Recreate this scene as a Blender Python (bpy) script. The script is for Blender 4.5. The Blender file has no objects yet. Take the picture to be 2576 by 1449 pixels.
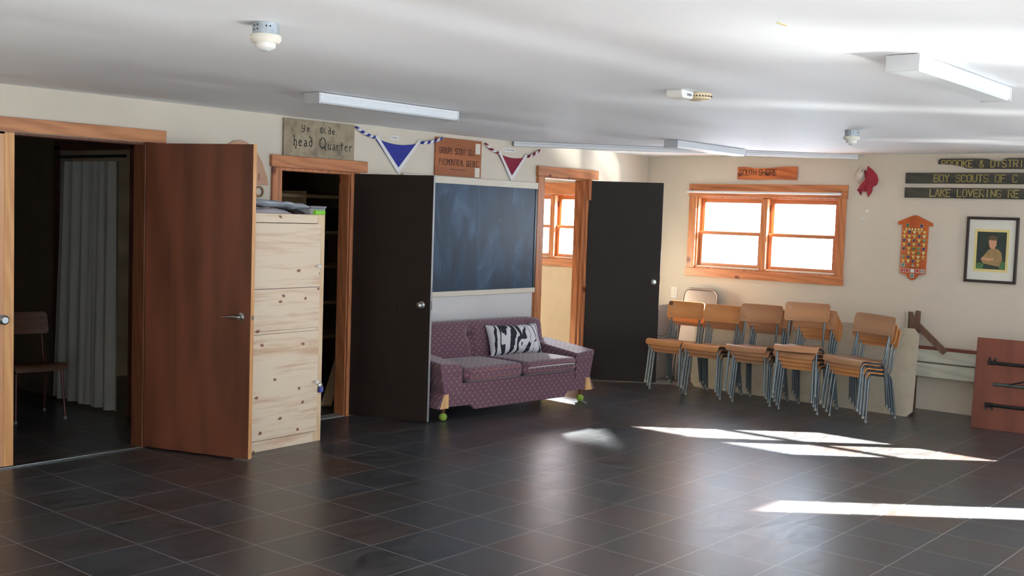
import bpy, bmesh, math, random
from mathutils import Vector, Matrix
random.seed(7)
R = math.radians
S = bpy.context.scene
COL = S.collection

# ------------------------------------------------------------------ camera
CAM_F, CAM_YAW, CAM_PITCH, CAM_ROLL = 2799.0, 0.6946, 0.0649, 0.0333
fw = Vector((-math.sin(CAM_YAW) * math.cos(CAM_PITCH), math.cos(CAM_YAW) * math.cos(CAM_PITCH), -math.sin(CAM_PITCH)))
rt = Vector((math.cos(CAM_YAW), math.sin(CAM_YAW), 0))
up = rt.cross(fw)
cr, sr = math.cos(CAM_ROLL), math.sin(CAM_ROLL)
rt, up = cr * rt + sr * up, -sr * rt + cr * up
cd = bpy.data.cameras.new('camera')
cam = bpy.data.objects.new('camera', cd)
COL.objects.link(cam)
cd.sensor_width = 36.0
cd.lens = CAM_F / 2576 * 36.0
cd.clip_start = 0.05
cam.matrix_world = Matrix((
    (rt.x, up.x, -fw.x, 6.8549), (rt.y, up.y, -fw.y, -10.5269), (rt.z, up.z, -fw.z, 1.6952), (0, 0, 0, 1)))
S.camera = cam

# ------------------------------------------------------------------ world, sun, exposure
SKY, SUN, GLINT = 16.0, 200.0, 3.0
w = bpy.data.worlds.new('sky')
S.world = w
w.use_nodes = True
nt = w.node_tree
nt.nodes.clear()
wo = nt.nodes.new('ShaderNodeOutputWorld')
bg = nt.nodes.new('ShaderNodeBackground')
tc = nt.nodes.new('ShaderNodeTexCoord')
sx = nt.nodes.new('ShaderNodeSeparateXYZ')
rp = nt.nodes.new('ShaderNodeValToRGB')
mr = nt.nodes.new('ShaderNodeMapRange')
nt.links.new(tc.outputs['Generated'], sx.inputs[0])
nt.links.new(sx.outputs['Z'], mr.inputs['Value'])
mr.inputs['From Min'].default_value = -1
mr.inputs['From Max'].default_value = 1
nt.links.new(mr.outputs[0], rp.inputs[0])
rp.color_ramp.elements[0].position = 0.0
rp.color_ramp.elements[0].color = (0.54, 0.62, 0.74, 1)
rp.color_ramp.elements[1].position = 1.0
rp.color_ramp.elements[1].color = (0.22, 0.28, 0.42, 1)
for p_, c_ in ((0.47, (0.60, 0.68, 0.80, 1)), (0.53, (0.50, 0.56, 0.65, 1))):
    e = rp.color_ramp.elements.new(p_)
    e.color = c_
nt.links.new(rp.outputs[0], bg.inputs['Color'])
bg.inputs['Strength'].default_value = SKY
nt.links.new(bg.outputs[0], wo.inputs['Surface'])


def sun_lamp(name, d, strength, angle, col):
    l = bpy.data.lights.new(name, 'SUN')
    l.energy = strength
    l.angle = R(angle)
    l.color = col
    o = bpy.data.objects.new(name, l)
    o.rotation_mode = 'QUATERNION'
    o.rotation_quaternion = Vector(d).to_track_quat('-Z', 'Y')
    o.location = (9, 6, 8)
    COL.objects.link(o)
    return o


SUN_D = (-1.878, -1.57, -1.0)
sun_lamp('sun', SUN_D, SUN, 0.55, (1.0, 0.97, 0.92))
# the same sun mirrored by the lake outside, coming up through the windows
sun_lamp('lake_glint', (-1.878, -1.57, 1.0), GLINT, 5.0, (1.0, 0.97, 0.92))


# sun thrown back by a neighbouring pane of glass, reaching in through the side room window
gl = bpy.data.lights.new('reflected_sun', 'SPOT')
gl.energy = 22000.0
gl.color = (0.96, 0.98, 1.0)
gl.spot_size = R(5.2)
gl.spot_blend = 0.15
gl.shadow_soft_size = 0.3
go_ = bpy.data.objects.new('reflected_sun', gl)
gd = Vector((0.655, -0.667, -0.355))
go_.location = Vector((-1.32, 0.0, 1.58)) - gd * 20
go_.rotation_mode = 'QUATERNION'
go_.rotation_quaternion = gd.to_track_quat('-Z', 'Y')
COL.objects.link(go_)


def portal(name, loc, d, sx_, sy_):
    l = bpy.data.lights.new(name, 'AREA')
    l.shape = 'RECTANGLE'
    l.size, l.size_y = sx_, sy_
    l.cycles.is_portal = True
    o = bpy.data.objects.new(name, l)
    o.rotation_mode = 'QUATERNION'
    o.rotation_quaternion = Vector(d).to_track_quat('-Z', 'Y')
    o.location = loc
    COL.objects.link(o)


W2DX, W3DX = 4.66, -2.77
for i_, dx_ in enumerate((0.0, W2DX, W3DX)):
    portal('window_daylight', (1.45 + dx_, 0.16, 1.58), (0, -1, 0), 1.62, 0.8)
portal('window_daylight', (7.51, -1.43, 1.08), (-1, 0, 0), 0.5, 1.75)
portal('window_daylight', (7.51, -4.7, 1.45), (-1, 0, 0), 1.8, 1.15)
portal('window_daylight', (7.51, -12.3, 1.45), (-1, 0, 0), 1.8, 1.15)
portal('window_daylight', (7.51, -7.95, 1.45), (-1, 0, 0), 1.7, 1.15)

S.view_settings.view_transform = 'Standard'
S.view_settings.look = 'None'
S.view_settings.exposure = 0.48
S.view_settings.gamma = 1.0
S.view_settings.use_curve_mapping = False


# ------------------------------------------------------------------ helpers: materials
def lin(r, g, b):
    f = lambda c: (c / 255 / 12.92) if c / 255 <= 0.04045 else ((c / 255 + 0.055) / 1.055) ** 2.4
    return (f(r), f(g), f(b), 1.0)


class Mat:
    def __init__(s, name, color=(0.5, 0.5, 0.5, 1), rough=0.5, metal=0.0, spec=0.5):
        s.m = bpy.data.materials.new(name)
        s.m.use_nodes = True
        s.nt = s.m.node_tree
        s.b = s.nt.nodes['Principled BSDF']
        s.b.inputs['Base Color'].default_value = color
        s.b.inputs['Roughness'].default_value = rough
        s.b.inputs['Metallic'].default_value = metal
        s.b.inputs['Specular IOR Level'].default_value = spec

    def n(s, t, **kw):
        n = s.nt.nodes.new('ShaderNode' + t)
        for k, v in kw.items():
            if k in n.inputs:
                n.inputs[k].default_value = v
            else:
                setattr(n, k, v)
        return n

    def l(s, a, b):
        s.nt.links.new(a, b)

    def coords(s, scale=(1, 1, 1), rot=(0, 0, 0), loc=(0, 0, 0), kind='Object'):
        t = s.n('TexCoord')
        m = s.n('Mapping')
        m.inputs['Scale'].default_value = scale
        m.inputs['Rotation'].default_value = rot
        m.inputs['Location'].default_value = loc
        s.l(t.outputs[kind], m.inputs['Vector'])
        return m.outputs['Vector']

    def ramp(s, fac, stops, interp='LINEAR'):
        r = s.n('ValToRGB')
        r.color_ramp.interpolation = interp
        el = r.color_ramp.elements
        while len(el) < len(stops):
            el.new(0.5)
        for e_, (p, c) in zip(el, stops):
            e_.position = p
            e_.color = c
        s.l(fac, r.inputs[0])
        return r.outputs[0]

    def noise(s, vec, scale, detail=4, rough=0.55, dist=0.0):
        n = s.n('TexNoise')
        n.inputs['Scale'].default_value = scale
        n.inputs['Detail'].default_value = detail
        n.inputs['Roughness'].default_value = rough
        n.inputs['Distortion'].default_value = dist
        s.l(vec, n.inputs['Vector'])
        return n.outputs[0]

    def mix(s, a, b, fac, mode='MIX'):
        n = s.n('Mix', data_type='RGBA', blend_type=mode)
        for sock, v in ((0, fac), (6, a), (7, b)):
            if hasattr(v, 'links'):
                s.l(v, n.inputs[sock])
            else:
                n.inputs[sock].default_value = v
        return n.outputs[2]

    def color(s, sock):
        s.l(sock, s.b.inputs['Base Color'])
        return s

    def bump(s, h, strength=0.2, dist=0.01):
        b = s.n('Bump')
        b.inputs['Strength'].default_value = strength
        b.inputs['Distance'].default_value = dist
        s.l(h, b.inputs['Height'])
        s.l(b.outputs[0], s.b.inputs['Normal'])
        return s


def mth(m, op, a, b=None):
    n = m.n('Math', operation=op)
    n.inputs[2].default_value = -0.45
    for i, v in ((0, a), (1, b)):
        if v is None:
            continue
        if hasattr(v, 'links'):
            m.l(v, n.inputs[i])
        else:
            n.inputs[i].default_value = v
    return n.outputs[0]


def wood(name, light, dark, axis='z', rough=0.45, knots=0.0, rings=9.0, spec=0.4, wob=7.0):
    m = Mat(name, rough=rough, spec=spec)
    st = {'x': (0.12, 1, 1), 'y': (1, 0.12, 1), 'z': (1, 1, 0.12)}[axis]
    v = m.coords(st)
    a = m.noise(v, 7, 6, 0.6, 0.8)
    wv = m.n('TexWave', wave_type='BANDS', bands_direction='DIAGONAL')
    wv.inputs['Scale'].default_value = rings
    wv.inputs['Distortion'].default_value = wob
    wv.inputs['Detail'].default_value = 3.0
    wv.inputs['Detail Scale'].default_value = 1.2
    m.l(v, wv.inputs['Vector'])
    f = m.n('Math', operation='MULTIPLY_ADD')
    fine = wv.outputs['Fac']
    if not rings:
        fine = m.noise(m.coords(tuple(c * (0.35 if c < 1 else 1) for c in st)), 34, 4, 0.6, 0.5)
    m.l(fine, f.inputs[0])
    f.inputs[1].default_value = 0.35 if rings else 0.55
    m.l(a, f.inputs[2])
    col = m.ramp(f.outputs[0], [(0.32, dark), (0.85, light)] if rings else [(0.52, dark), (0.78, light)])
    if knots:
        sp_ = m.n('SeparateXYZ')
        m.l(m.coords(), sp_.inputs[0])
        ad = m.n('Math', operation='ADD')
        m.l(sp_.outputs['X'], ad.inputs[0])
        m.l(sp_.outputs['Y'], ad.inputs[1])
        cb = m.n('CombineXYZ')
        m.l(ad.outputs[0], cb.inputs[0])
        m.l(sp_.outputs['Z'], cb.inputs[1])
        mp = m.n('Mapping')
        mp.inputs['Scale'].default_value = (0.7, 1, 1) if axis != 'z' else (1, 0.7, 1)
        mp.inputs['Location'].default_value = (0.37, 0.2, 0)
        m.l(cb.outputs[0], mp.inputs[0])
        vo = m.n('TexVoronoi', feature='F1', voronoi_dimensions='2D')
        vo.inputs['Scale'].default_value = knots * 4.2
        vo.inputs['Randomness'].default_value = 1.0
        nd = m.n('TexNoise')
        nd.inputs['Scale'].default_value = 16.0
        m.l(mp.outputs[0], nd.inputs['Vector'])
        va = m.n('VectorMath', operation='MULTIPLY_ADD')
        m.l(nd.outputs['Color'], va.inputs[0])
        va.inputs[1].default_value = (0.035, 0.022, 0)
        m.l(mp.outputs[0], va.inputs[2])
        m.l(va.outputs[0], vo.inputs['Vector'])
        k = m.ramp(vo.outputs['Distance'], [(0.045, (1, 1, 1, 1)), (0.10, (0, 0, 0, 1))])
        kd = (dark[0] * 0.42, dark[1] * 0.25, dark[2] * 0.2, 1)
        ms = m.n('SeparateXYZ')
        m.l(vo.outputs['Color'], ms.inputs[0])
        gt_ = m.n('Math', operation='GREATER_THAN')
        m.l(ms.outputs[0], gt_.inputs[0])
        gt_.inputs[1].default_value = 0.5
        col = m.mix(col, kd, m.mix((0, 0, 0, 1), k, gt_.outputs[0]))
    m.color(col)
    m.bump(a, 0.06, 0.003)
    return m.m


def plain(name, col, rough=0.5, metal=0.0, var=0.12, scale=6.0, bump=0.0, spec=0.5):
    m = Mat(name, rough=rough, metal=metal, spec=spec)
    a = m.noise(m.coords(), scale, 5, 0.6)
    d = tuple(c * (1 - var) for c in col[:3]) + (1,)
    u = tuple(min(1, c * (1 + var)) for c in col[:3]) + (1,)
    m.color(m.ramp(a, [(0.3, d), (0.7, u)]))
    if bump:
        m.bump(m.noise(m.coords(), scale * 18, 3), bump, 0.002)
    return m.m


M = {}
M['wall'] = plain('beige_wall_paint', lin(212, 202, 186), 0.75, var=0.03, scale=2.0, bump=0.05, spec=0.3)
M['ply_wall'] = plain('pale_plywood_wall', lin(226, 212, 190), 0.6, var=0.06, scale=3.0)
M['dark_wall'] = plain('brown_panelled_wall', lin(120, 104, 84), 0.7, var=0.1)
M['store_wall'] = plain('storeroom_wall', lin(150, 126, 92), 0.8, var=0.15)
M['white_panel'] = plain('grey_white_wall_panel', lin(206, 204, 204), 0.5, var=0.03, scale=2)
M['cream'] = plain('cream_painted_wood', lin(214, 206, 190), 0.5, var=0.03)
# ceiling: white drywall with shallow sags between the joists
cm = Mat('white_ceiling_paint', lin(238, 240, 243), 0.6, spec=0.3)
cv = cm.coords((1, 0.05, 1))
cn = cm.noise(cv, 1.25, 0.6, 0.4, 0.3)
cm.color(cm.ramp(cm.noise(cm.coords(), 1.2, 3), [(0.3, lin(236, 238, 242)), (0.7, lin(240, 242, 245))]))
cm.bump(cn, 0.8, 0.12)
M['ceiling'] = cm.m
# floor: slate look vinyl tile, 16 inch grid
fm = Mat('slate_vinyl_tile', rough=0.3, spec=0.5)
P_ = 0.4077
fv = fm.coords((1, 1, 1), loc=(-1.9676 + P_ * 20, 7.5073 + P_ * 20, 0))
br = fm.n('TexBrick', offset=0.0, squash=1.0)
br.inputs['Scale'].default_value = 1.0
br.inputs['Brick Width'].default_value = P_
br.inputs['Row Height'].default_value = P_
br.inputs['Mortar Size'].default_value = 0.0036
br.inputs['Mortar Smooth'].default_value = 0.1
br.inputs['Bias'].default_value = 0.0
br.inputs['Color1'].default_value = (0.3, 0.3, 0.3, 1)
br.inputs['Color2'].default_value = (0.7, 0.7, 0.7, 1)
br.inputs['Mortar'].default_value = (1, 1, 1, 1)
fm.l(fv, br.inputs['Vector'])
n1 = fm.noise(fm.coords((3.4, 1.2, 1)), 3.0, 8, 0.66, 1.2)
n2 = fm.noise(fm.coords((1, 1, 1)), 1.1, 3, 0.5)
c1 = fm.ramp(n1, [(0.30, lin(40, 37, 37)), (0.46, lin(58, 53, 52)), (0.57, lin(74, 71, 71)), (0.72, lin(70, 58, 52))])
c2 = fm.mix(c1, lin(74, 80, 88), fm.ramp(n2, [(0.4, (0, 0, 0, 1)), (0.75, (0.55, 0.55, 0.55, 1))]))
tint = fm.ramp(br.outputs['Color'], [(0.3, lin(84, 57, 47)), (0.5, lin(54, 53, 53)), (0.7, lin(46, 59, 74))])
c3 = fm.mix(c2, tint, 0.36)
c4 = fm.mix(c3, lin(132, 128, 126), br.outputs['Fac'])
fm.color(c4)
rr = fm.n('MapRange')
rr.inputs['To Min'].default_value = 0.24
rr.inputs['To Max'].default_value = 0.42
fm.l(n1, rr.inputs['Value'])
fm.l(rr.outputs[0], fm.b.inputs['Roughness'])
fb = fm.n('Math', operation='MULTIPLY_ADD')
fm.l(br.outputs['Fac'], fb.inputs[0])
fb.inputs[1].default_value = -0.8
fm.l(n1, fb.inputs[2])
fm.bump(fb.outputs[0], 0.12, 0.004)
M['floor'] = fm.m

M['sash'] = plain('orange_pine_sash', lin(176, 114, 74), 0.42, var=0.08, scale=8)
M['trim_y'] = wood('orange_pine_trim_horizontal', lin(190, 124, 82), lin(152, 92, 58), 'y', 0.4, knots=0.9)
M['trim_x'] = wood('orange_pine_trim_across', lin(190, 124, 82), lin(152, 92, 58), 'x', 0.4, knots=0.9)
M['trim_z'] = wood('orange_pine_trim_upright', lin(190, 124, 82), lin(152, 92, 58), 'z', 0.4, knots=0.7)
M['birch'] = wood('light_birch_veneer', lin(220, 170, 128), lin(196, 140, 100), 'z', 0.45, rings=3)
M['edge'] = wood('pale_door_edge', lin(222, 168, 112), lin(200, 144, 92), 'z', 0.45)
M['oldtrim_y'] = wood('light_oak_head_trim', lin(196, 136, 92), lin(158, 100, 64), 'y', 0.45)
M['mahog'] = wood('red_brown_door_veneer', lin(110, 64, 46), lin(80, 44, 32), 'z', 0.38, rings=2.2)
M['darkdoor'] = plain('dark_brown_door_paint', lin(38, 29, 25), 0.5, var=0.06, spec=0.22)
M['darkdoor2'] = plain('black_brown_door_paint', lin(36, 31, 30), 0.5, var=0.06, spec=0.22)
M['pine'] = wood('knotty_pine_planks', lin(232, 212, 187), lin(198, 154, 118), 'y', 0.5, knots=1.7, rings=0)
M['pine_z'] = wood('pine_stile', lin(228, 202, 168), lin(214, 180, 140), 'z', 0.5)
M['shelf'] = wood('raw_shelf_board', lin(230, 204, 160), lin(206, 174, 128), 'y', 0.6)
M['chrome'] = Mat('satin_steel', lin(176, 180, 182), 0.28, 1.0).m
M['tube'] = plain('grey_steel_tube', lin(106, 116, 122), 0.36, 0.7, var=0.15)
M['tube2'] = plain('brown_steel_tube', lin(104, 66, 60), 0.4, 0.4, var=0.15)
M['glide'] = plain('grey_nylon_glide', lin(150, 150, 146), 0.5)
M['black'] = plain('black_steel', lin(24, 24, 26), 0.4, 0.3)
M['ply_a'] = wood('orange_moulded_plywood', lin(208, 148, 94), lin(184, 122, 74), 'x', 0.34, rings=2.5)
M['ply_b'] = wood('faded_moulded_plywood', lin(184, 134, 96), lin(156, 108, 76), 'x', 0.4, rings=2.5)
M['ply_c'] = wood('worn_brown_plywood', lin(166, 126, 94), lin(140, 102, 74), 'x', 0.42, rings=2.5)
M['stain'] = plain('brown_stain', lin(110, 74, 48), 0.5)
M['white_enamel'] = plain('white_enamel', lin(228, 230, 232), 0.35, var=0.02)
M['grey_enamel'] = plain('pale_grey_enamel', lin(196, 198, 202), 0.4, var=0.02)
M['white_plastic'] = plain('white_plastic', lin(232, 230, 224), 0.4, var=0.02)
M['cream_plastic'] = plain('cream_plastic', lin(226, 222, 208), 0.4, var=0.02)
M['beige_plastic'] = plain('yellowed_plastic', lin(214, 196, 160), 0.45, var=0.03)
M['galv'] = plain('galvanised_steel', lin(176, 186, 194), 0.4, 0.5, var=0.15, scale=30)
M['hole'] = plain('dark_hole', lin(18, 18, 18), 0.9)
dm = Mat('milky_diffuser', lin(226, 232, 236), 0.35)
dm.b.inputs['Subsurface Weight'].default_value = 0.0
dm.color(dm.ramp(dm.noise(dm.coords((60, 4, 60)), 4, 2), [(0.4, lin(220, 226, 231)), (0.6, lin(228, 233, 237))]))
M['diffuser'] = dm.m
# window glass: thin clear sheet, lets the sun straight through
gm = bpy.data.materials.new('window_glass')
gm.use_nodes = True
g = gm.node_tree
g.nodes.clear()
go = g.nodes.new('ShaderNodeOutputMaterial')
gx = g.nodes.new('ShaderNodeMixShader')
gt = g.nodes.new('ShaderNodeBsdfTransparent')
gt.inputs[0].default_value = (0.95, 0.97, 0.96, 1)
gg = g.nodes.new('ShaderNodeBsdfGlossy')
gg.inputs['Roughness'].default_value = 0.02
gx.inputs[0].default_value = 0.05
g.links.new(gt.outputs[0], gx.inputs[1])
g.links.new(gg.outputs[0], gx.inputs[2])
g.links.new(gx.outputs[0], go.inputs[0])
M['glass'] = gm
# upholstery: small trellis of mauve and rose
um = Mat('mauve_trellis_upholstery', rough=0.85, spec=0.2)
um.b.inputs['Sheen Weight'].default_value = 0.3
uv = um.coords()
us = um.n('SeparateXYZ')
um.l(uv, us.inputs[0])


K_ = 50.0
uz = mth(um, 'ADD', us.outputs['Z'], us.outputs['Y'])
ua = mth(um, 'SINE', mth(um, 'MULTIPLY', mth(um, 'ADD', us.outputs['X'], uz), K_))
ub = mth(um, 'SINE', mth(um, 'MULTIPLY', mth(um, 'SUBTRACT', us.outputs['X'], uz), K_))
uaa, uba = mth(um, 'ABSOLUTE', ua), mth(um, 'ABSOLUTE', ub)
umn, umx = mth(um, 'MINIMUM', uaa, uba), mth(um, 'MAXIMUM', uaa, uba)
uc = mth(um, 'ADD', umn, mth(um, 'MULTIPLY', umx, 0.75))
ud = mth(um, 'ADD', uc, mth(um, 'MULTIPLY', mth(um, 'SUBTRACT', um.noise(uv, 55, 4, 0.7), 0.5), 1.5))
uo = um.ramp(ud, [(0.18, lin(160, 122, 126)), (0.42, lin(134, 98, 106)), (0.7, lin(110, 77, 90)), (1.0, lin(100, 72, 86))])
um.color(uo)
um.bump(um.noise(uv, 420, 2), 0.25, 0.002)
M['sofa'] = um.m
M['sofa_plain'] = plain('mauve_upholstery_shade', lin(104, 66, 76), 0.85, var=0.1, scale=40)
M['piping'] = plain('rose_piping', lin(140, 92, 96), 0.8)
M['sofaleg'] = wood('red_brown_sofa_leg', lin(120, 66, 48), lin(90, 46, 34), 'z')
M['barewood'] = wood('bare_beech', lin(222, 178, 122), lin(204, 156, 102), 'z')
M['zip'] = plain('grey_zip_tape', lin(176, 172, 172), 0.5)
tb = Mat('green_tennis_felt', lin(150, 180, 70), 0.95, spec=0.1)
tb.color(tb.ramp(tb.noise(tb.coords(), 120, 4), [(0.3, lin(110, 142, 52)), (0.7, lin(166, 196, 88))]))
M['tennis'] = tb.m
# pillow: black agate lines on off white
pm = Mat('black_and_white_agate_print', rough=0.8, spec=0.2)
px = pm.n('SeparateXYZ')
pm.l(pm.coords(), px.inputs[0])
pwarp = pm.noise(pm.coords((1.0, 0.2, 0.55)), 5.5, 2, 0.5, 0.6)
pfine = pm.noise(pm.coords((1, 0.2, 1)), 22, 2)
pph = mth(pm, 'ADD', mth(pm, 'MULTIPLY', px.outputs['X'], 70.0), mth(pm, 'ADD', mth(pm, 'MULTIPLY', pwarp, 30.0), mth(pm, 'MULTIPLY', pfine, 2.2)))
psn = mth(pm, 'SINE', pph)
pwid = pm.noise(pm.coords((1, 0.2, 0.25), loc=(0.4, 0, 0)), 4.2, 1)
pthr = mth(pm, 'GREATER_THAN', psn, mth(pm, 'MULTIPLY_ADD', mth(pm, 'SUBTRACT', pwid, 0.5), 4.5))
pm.color(pm.mix(lin(46, 44, 52), lin(208, 208, 212), pthr))
M['pillow'] = pm.m
# blackboard
bm_ = Mat('chalky_slate', rough=0.42, spec=0.4)
bn = bm_.noise(bm_.coords((1, 1.6, 0.7)), 2.6, 6, 0.62, 0.9)
bcol = bm_.ramp(bn, [(0.3, lin(30, 44, 58)), (0.52, lin(40, 62, 84)), (0.75, lin(66, 94, 124))])
dots = bm_.n('TexVoronoi', feature='F1')
dots.inputs['Scale'].default_value = 6.0
bm_.l(bm_.coords(), dots.inputs['Vector'])
bcol = bm_.mix(bcol, lin(190, 200, 206), bm_.ramp(dots.outputs['Distance'], [(0.02, (1, 1, 1, 1)), (0.035, (0, 0, 0, 1))]))
M['slate'] = bm_.color(bcol).m
# signs
sm = Mat('weathered_painted_sign', rough=0.6)
sn = sm.noise(sm.coords(), 7, 6, 0.65, 0.5)
M['sign_old'] = sm.color(sm.ramp(sn, [(0.3, lin(84, 80, 64)), (0.45, lin(138, 122, 100)), (0.6, lin(160, 146, 122)), (0.8, lin(120, 92, 78))])).m
M['ink'] = plain('dark_ink', lin(34, 34, 30), 0.7)
M['sign_brown'] = wood('brown_fibre_sign', lin(166, 98, 54), lin(140, 78, 42), 'y', 0.55, rings=2)
M['burn'] = plain('burnt_lettering', lin(70, 38, 24), 0.7)
M['log'] = wood('rough_red_cedar', lin(190, 106, 56), lin(140, 70, 38), 'x', 0.55, knots=1.0)
M['green_board'] = wood('dark_green_weathered_board', lin(72, 70, 62), lin(46, 46, 44), 'x', 0.65)
M['yellow'] = plain('faded_yellow_paint', lin(168, 152, 92), 0.6)
M['paper'] = plain('white_paper', lin(232, 232, 228), 0.7, var=0.02)
M['navy'] = plain('navy_blue_cotton', lin(40, 50, 140), 0.85, var=0.1, scale=20)
M['maroon'] = plain('maroon_cotton', lin(128, 24, 52), 0.85, var=0.1, scale=20)
M['white_cloth'] = plain('white_cotton', lin(224, 222, 222), 0.85, var=0.04)
M['red_cloth'] = plain('red_cotton', lin(146, 34, 50), 0.8, var=0.1)
M['offwhite_cloth'] = plain('off_white_cotton', lin(216, 206, 190), 0.8, var=0.05)
M['curtain'] = plain('off_white_curtain', lin(178, 173, 162), 0.85, var=0.04)
M['tarp'] = plain('grey_blue_plastic_sheet', lin(176, 186, 198), 0.35, var=0.12, scale=14)
M['darkcloth'] = plain('dark_brown_cloth', lin(44, 34, 30), 0.8)
M['lilac'] = plain('pale_lilac_cloth', lin(188, 178, 180), 0.8)
M['lime'] = plain('lime_green_card', lin(126, 200, 40), 0.5, var=0.04)
cl = Mat('clear_plastic', lin(214, 214, 216), 0.15)
cl.b.inputs['Alpha'].default_value = 0.55
cl.color(cl.ramp(cl.noise(cl.coords(), 30, 2), [(0.4, lin(205, 206, 208)), (0.6, lin(222, 222, 224))]))
M['clear'] = cl.m
M['grey_lid'] = plain('grey_plastic_lid', lin(120, 118, 128), 0.4)
M['plaque'] = plain('pinkish_wood_plaque', lin(186, 144, 118), 0.55, var=0.08, scale=10)
M['brass'] = Mat('dull_brass_ring', lin(150, 120, 90), 0.45, 0.6).m
M['brass_lock'] = plain('blue_padlock_enamel', lin(34, 48, 130), 0.35)
M['white_knob'] = plain('white_porcelain', lin(236, 234, 230), 0.2, var=0.01)
sp = Mat('speckled_worn_board', rough=0.6)
spv = sp.n('TexVoronoi', feature='F1')
spv.inputs['Scale'].default_value = 16
sp.l(sp.coords((1, 1, 1)), spv.inputs['Vector'])
spc = sp.ramp(sp.noise(sp.coords(), 5, 6, 0.7), [(0.3, lin(170, 160, 140)), (0.7, lin(192, 184, 164))])
M['speckle'] = sp.color(sp.mix(spc, lin(96, 84, 66), sp.ramp(spv.outputs['Distance'], [(0.05, (1, 1, 1, 1)), (0.09, (0, 0, 0, 1))]))).m
M['greypanel'] = plain('grey_hardboard', lin(158, 154, 150), 0.5, var=0.05)
M['bench_white'] = wood('worn_white_bench_paint', lin(206, 206, 190), lin(182, 182, 164), 'x', 0.6)
M['bench_brown'] = wood('old_brown_lumber', lin(112, 84, 66), lin(84, 62, 50), 'z', 0.65)
M['bench_edge'] = wood('red_brown_plank_edge', lin(120, 62, 46), lin(96, 48, 38), 'x', 0.6)
M['laminate'] = wood('mahogany_laminate', lin(118, 62, 46), lin(96, 48, 38), 'z', 0.42, rings=2)
M['foldback'] = plain('taupe_metal_panel', lin(128, 114, 108), 0.35, 0.5, var=0.04)
M['badgewood'] = wood('orange_stained_plaque', lin(190, 96, 46), lin(162, 76, 36), 'z', 0.4, rings=2)
M['gold'] = plain('gold_thread', lin(186, 152, 66), 0.6)
for nm, c in (('blue', (36, 54, 120)), ('tan', (206, 176, 110)), ('purple', (74, 46, 96)), ('green', (48, 104, 84)),
              ('cream', (214, 206, 170)), ('red', (178, 70, 60)), ('grey', (150, 156, 156)), ('teal', (96, 140, 124)), ('white', (222, 222, 220))):
    M['badge_' + nm] = plain('badge_' + nm, lin(*c), 0.7, var=0.05, scale=60)
M['pic_dark'] = plain('print_dark_green', lin(40, 52, 46), 0.5, var=0.25, scale=18)
M['pic_khaki'] = plain('print_khaki', lin(150, 124, 84), 0.5, var=0.15, scale=25)
M['pic_skin'] = plain('print_skin', lin(196, 146, 116), 0.5, var=0.08, scale=30)
M['pic_hat'] = plain('print_olive_brown', lin(96, 78, 58), 0.5, var=0.15, scale=30)
M['pic_leaf'] = plain('print_leaf_green', lin(72, 112, 66), 0.5, var=0.3, scale=30)
M['mat_yellow'] = plain('pale_yellow_mount', lin(222, 204, 138), 0.6, var=0.03)
M['mat_white'] = plain('white_mount_board', lin(222, 220, 208), 0.6, var=0.02)
M['frame'] = plain('black_brown_frame', lin(44, 34, 34), 0.35)


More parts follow.
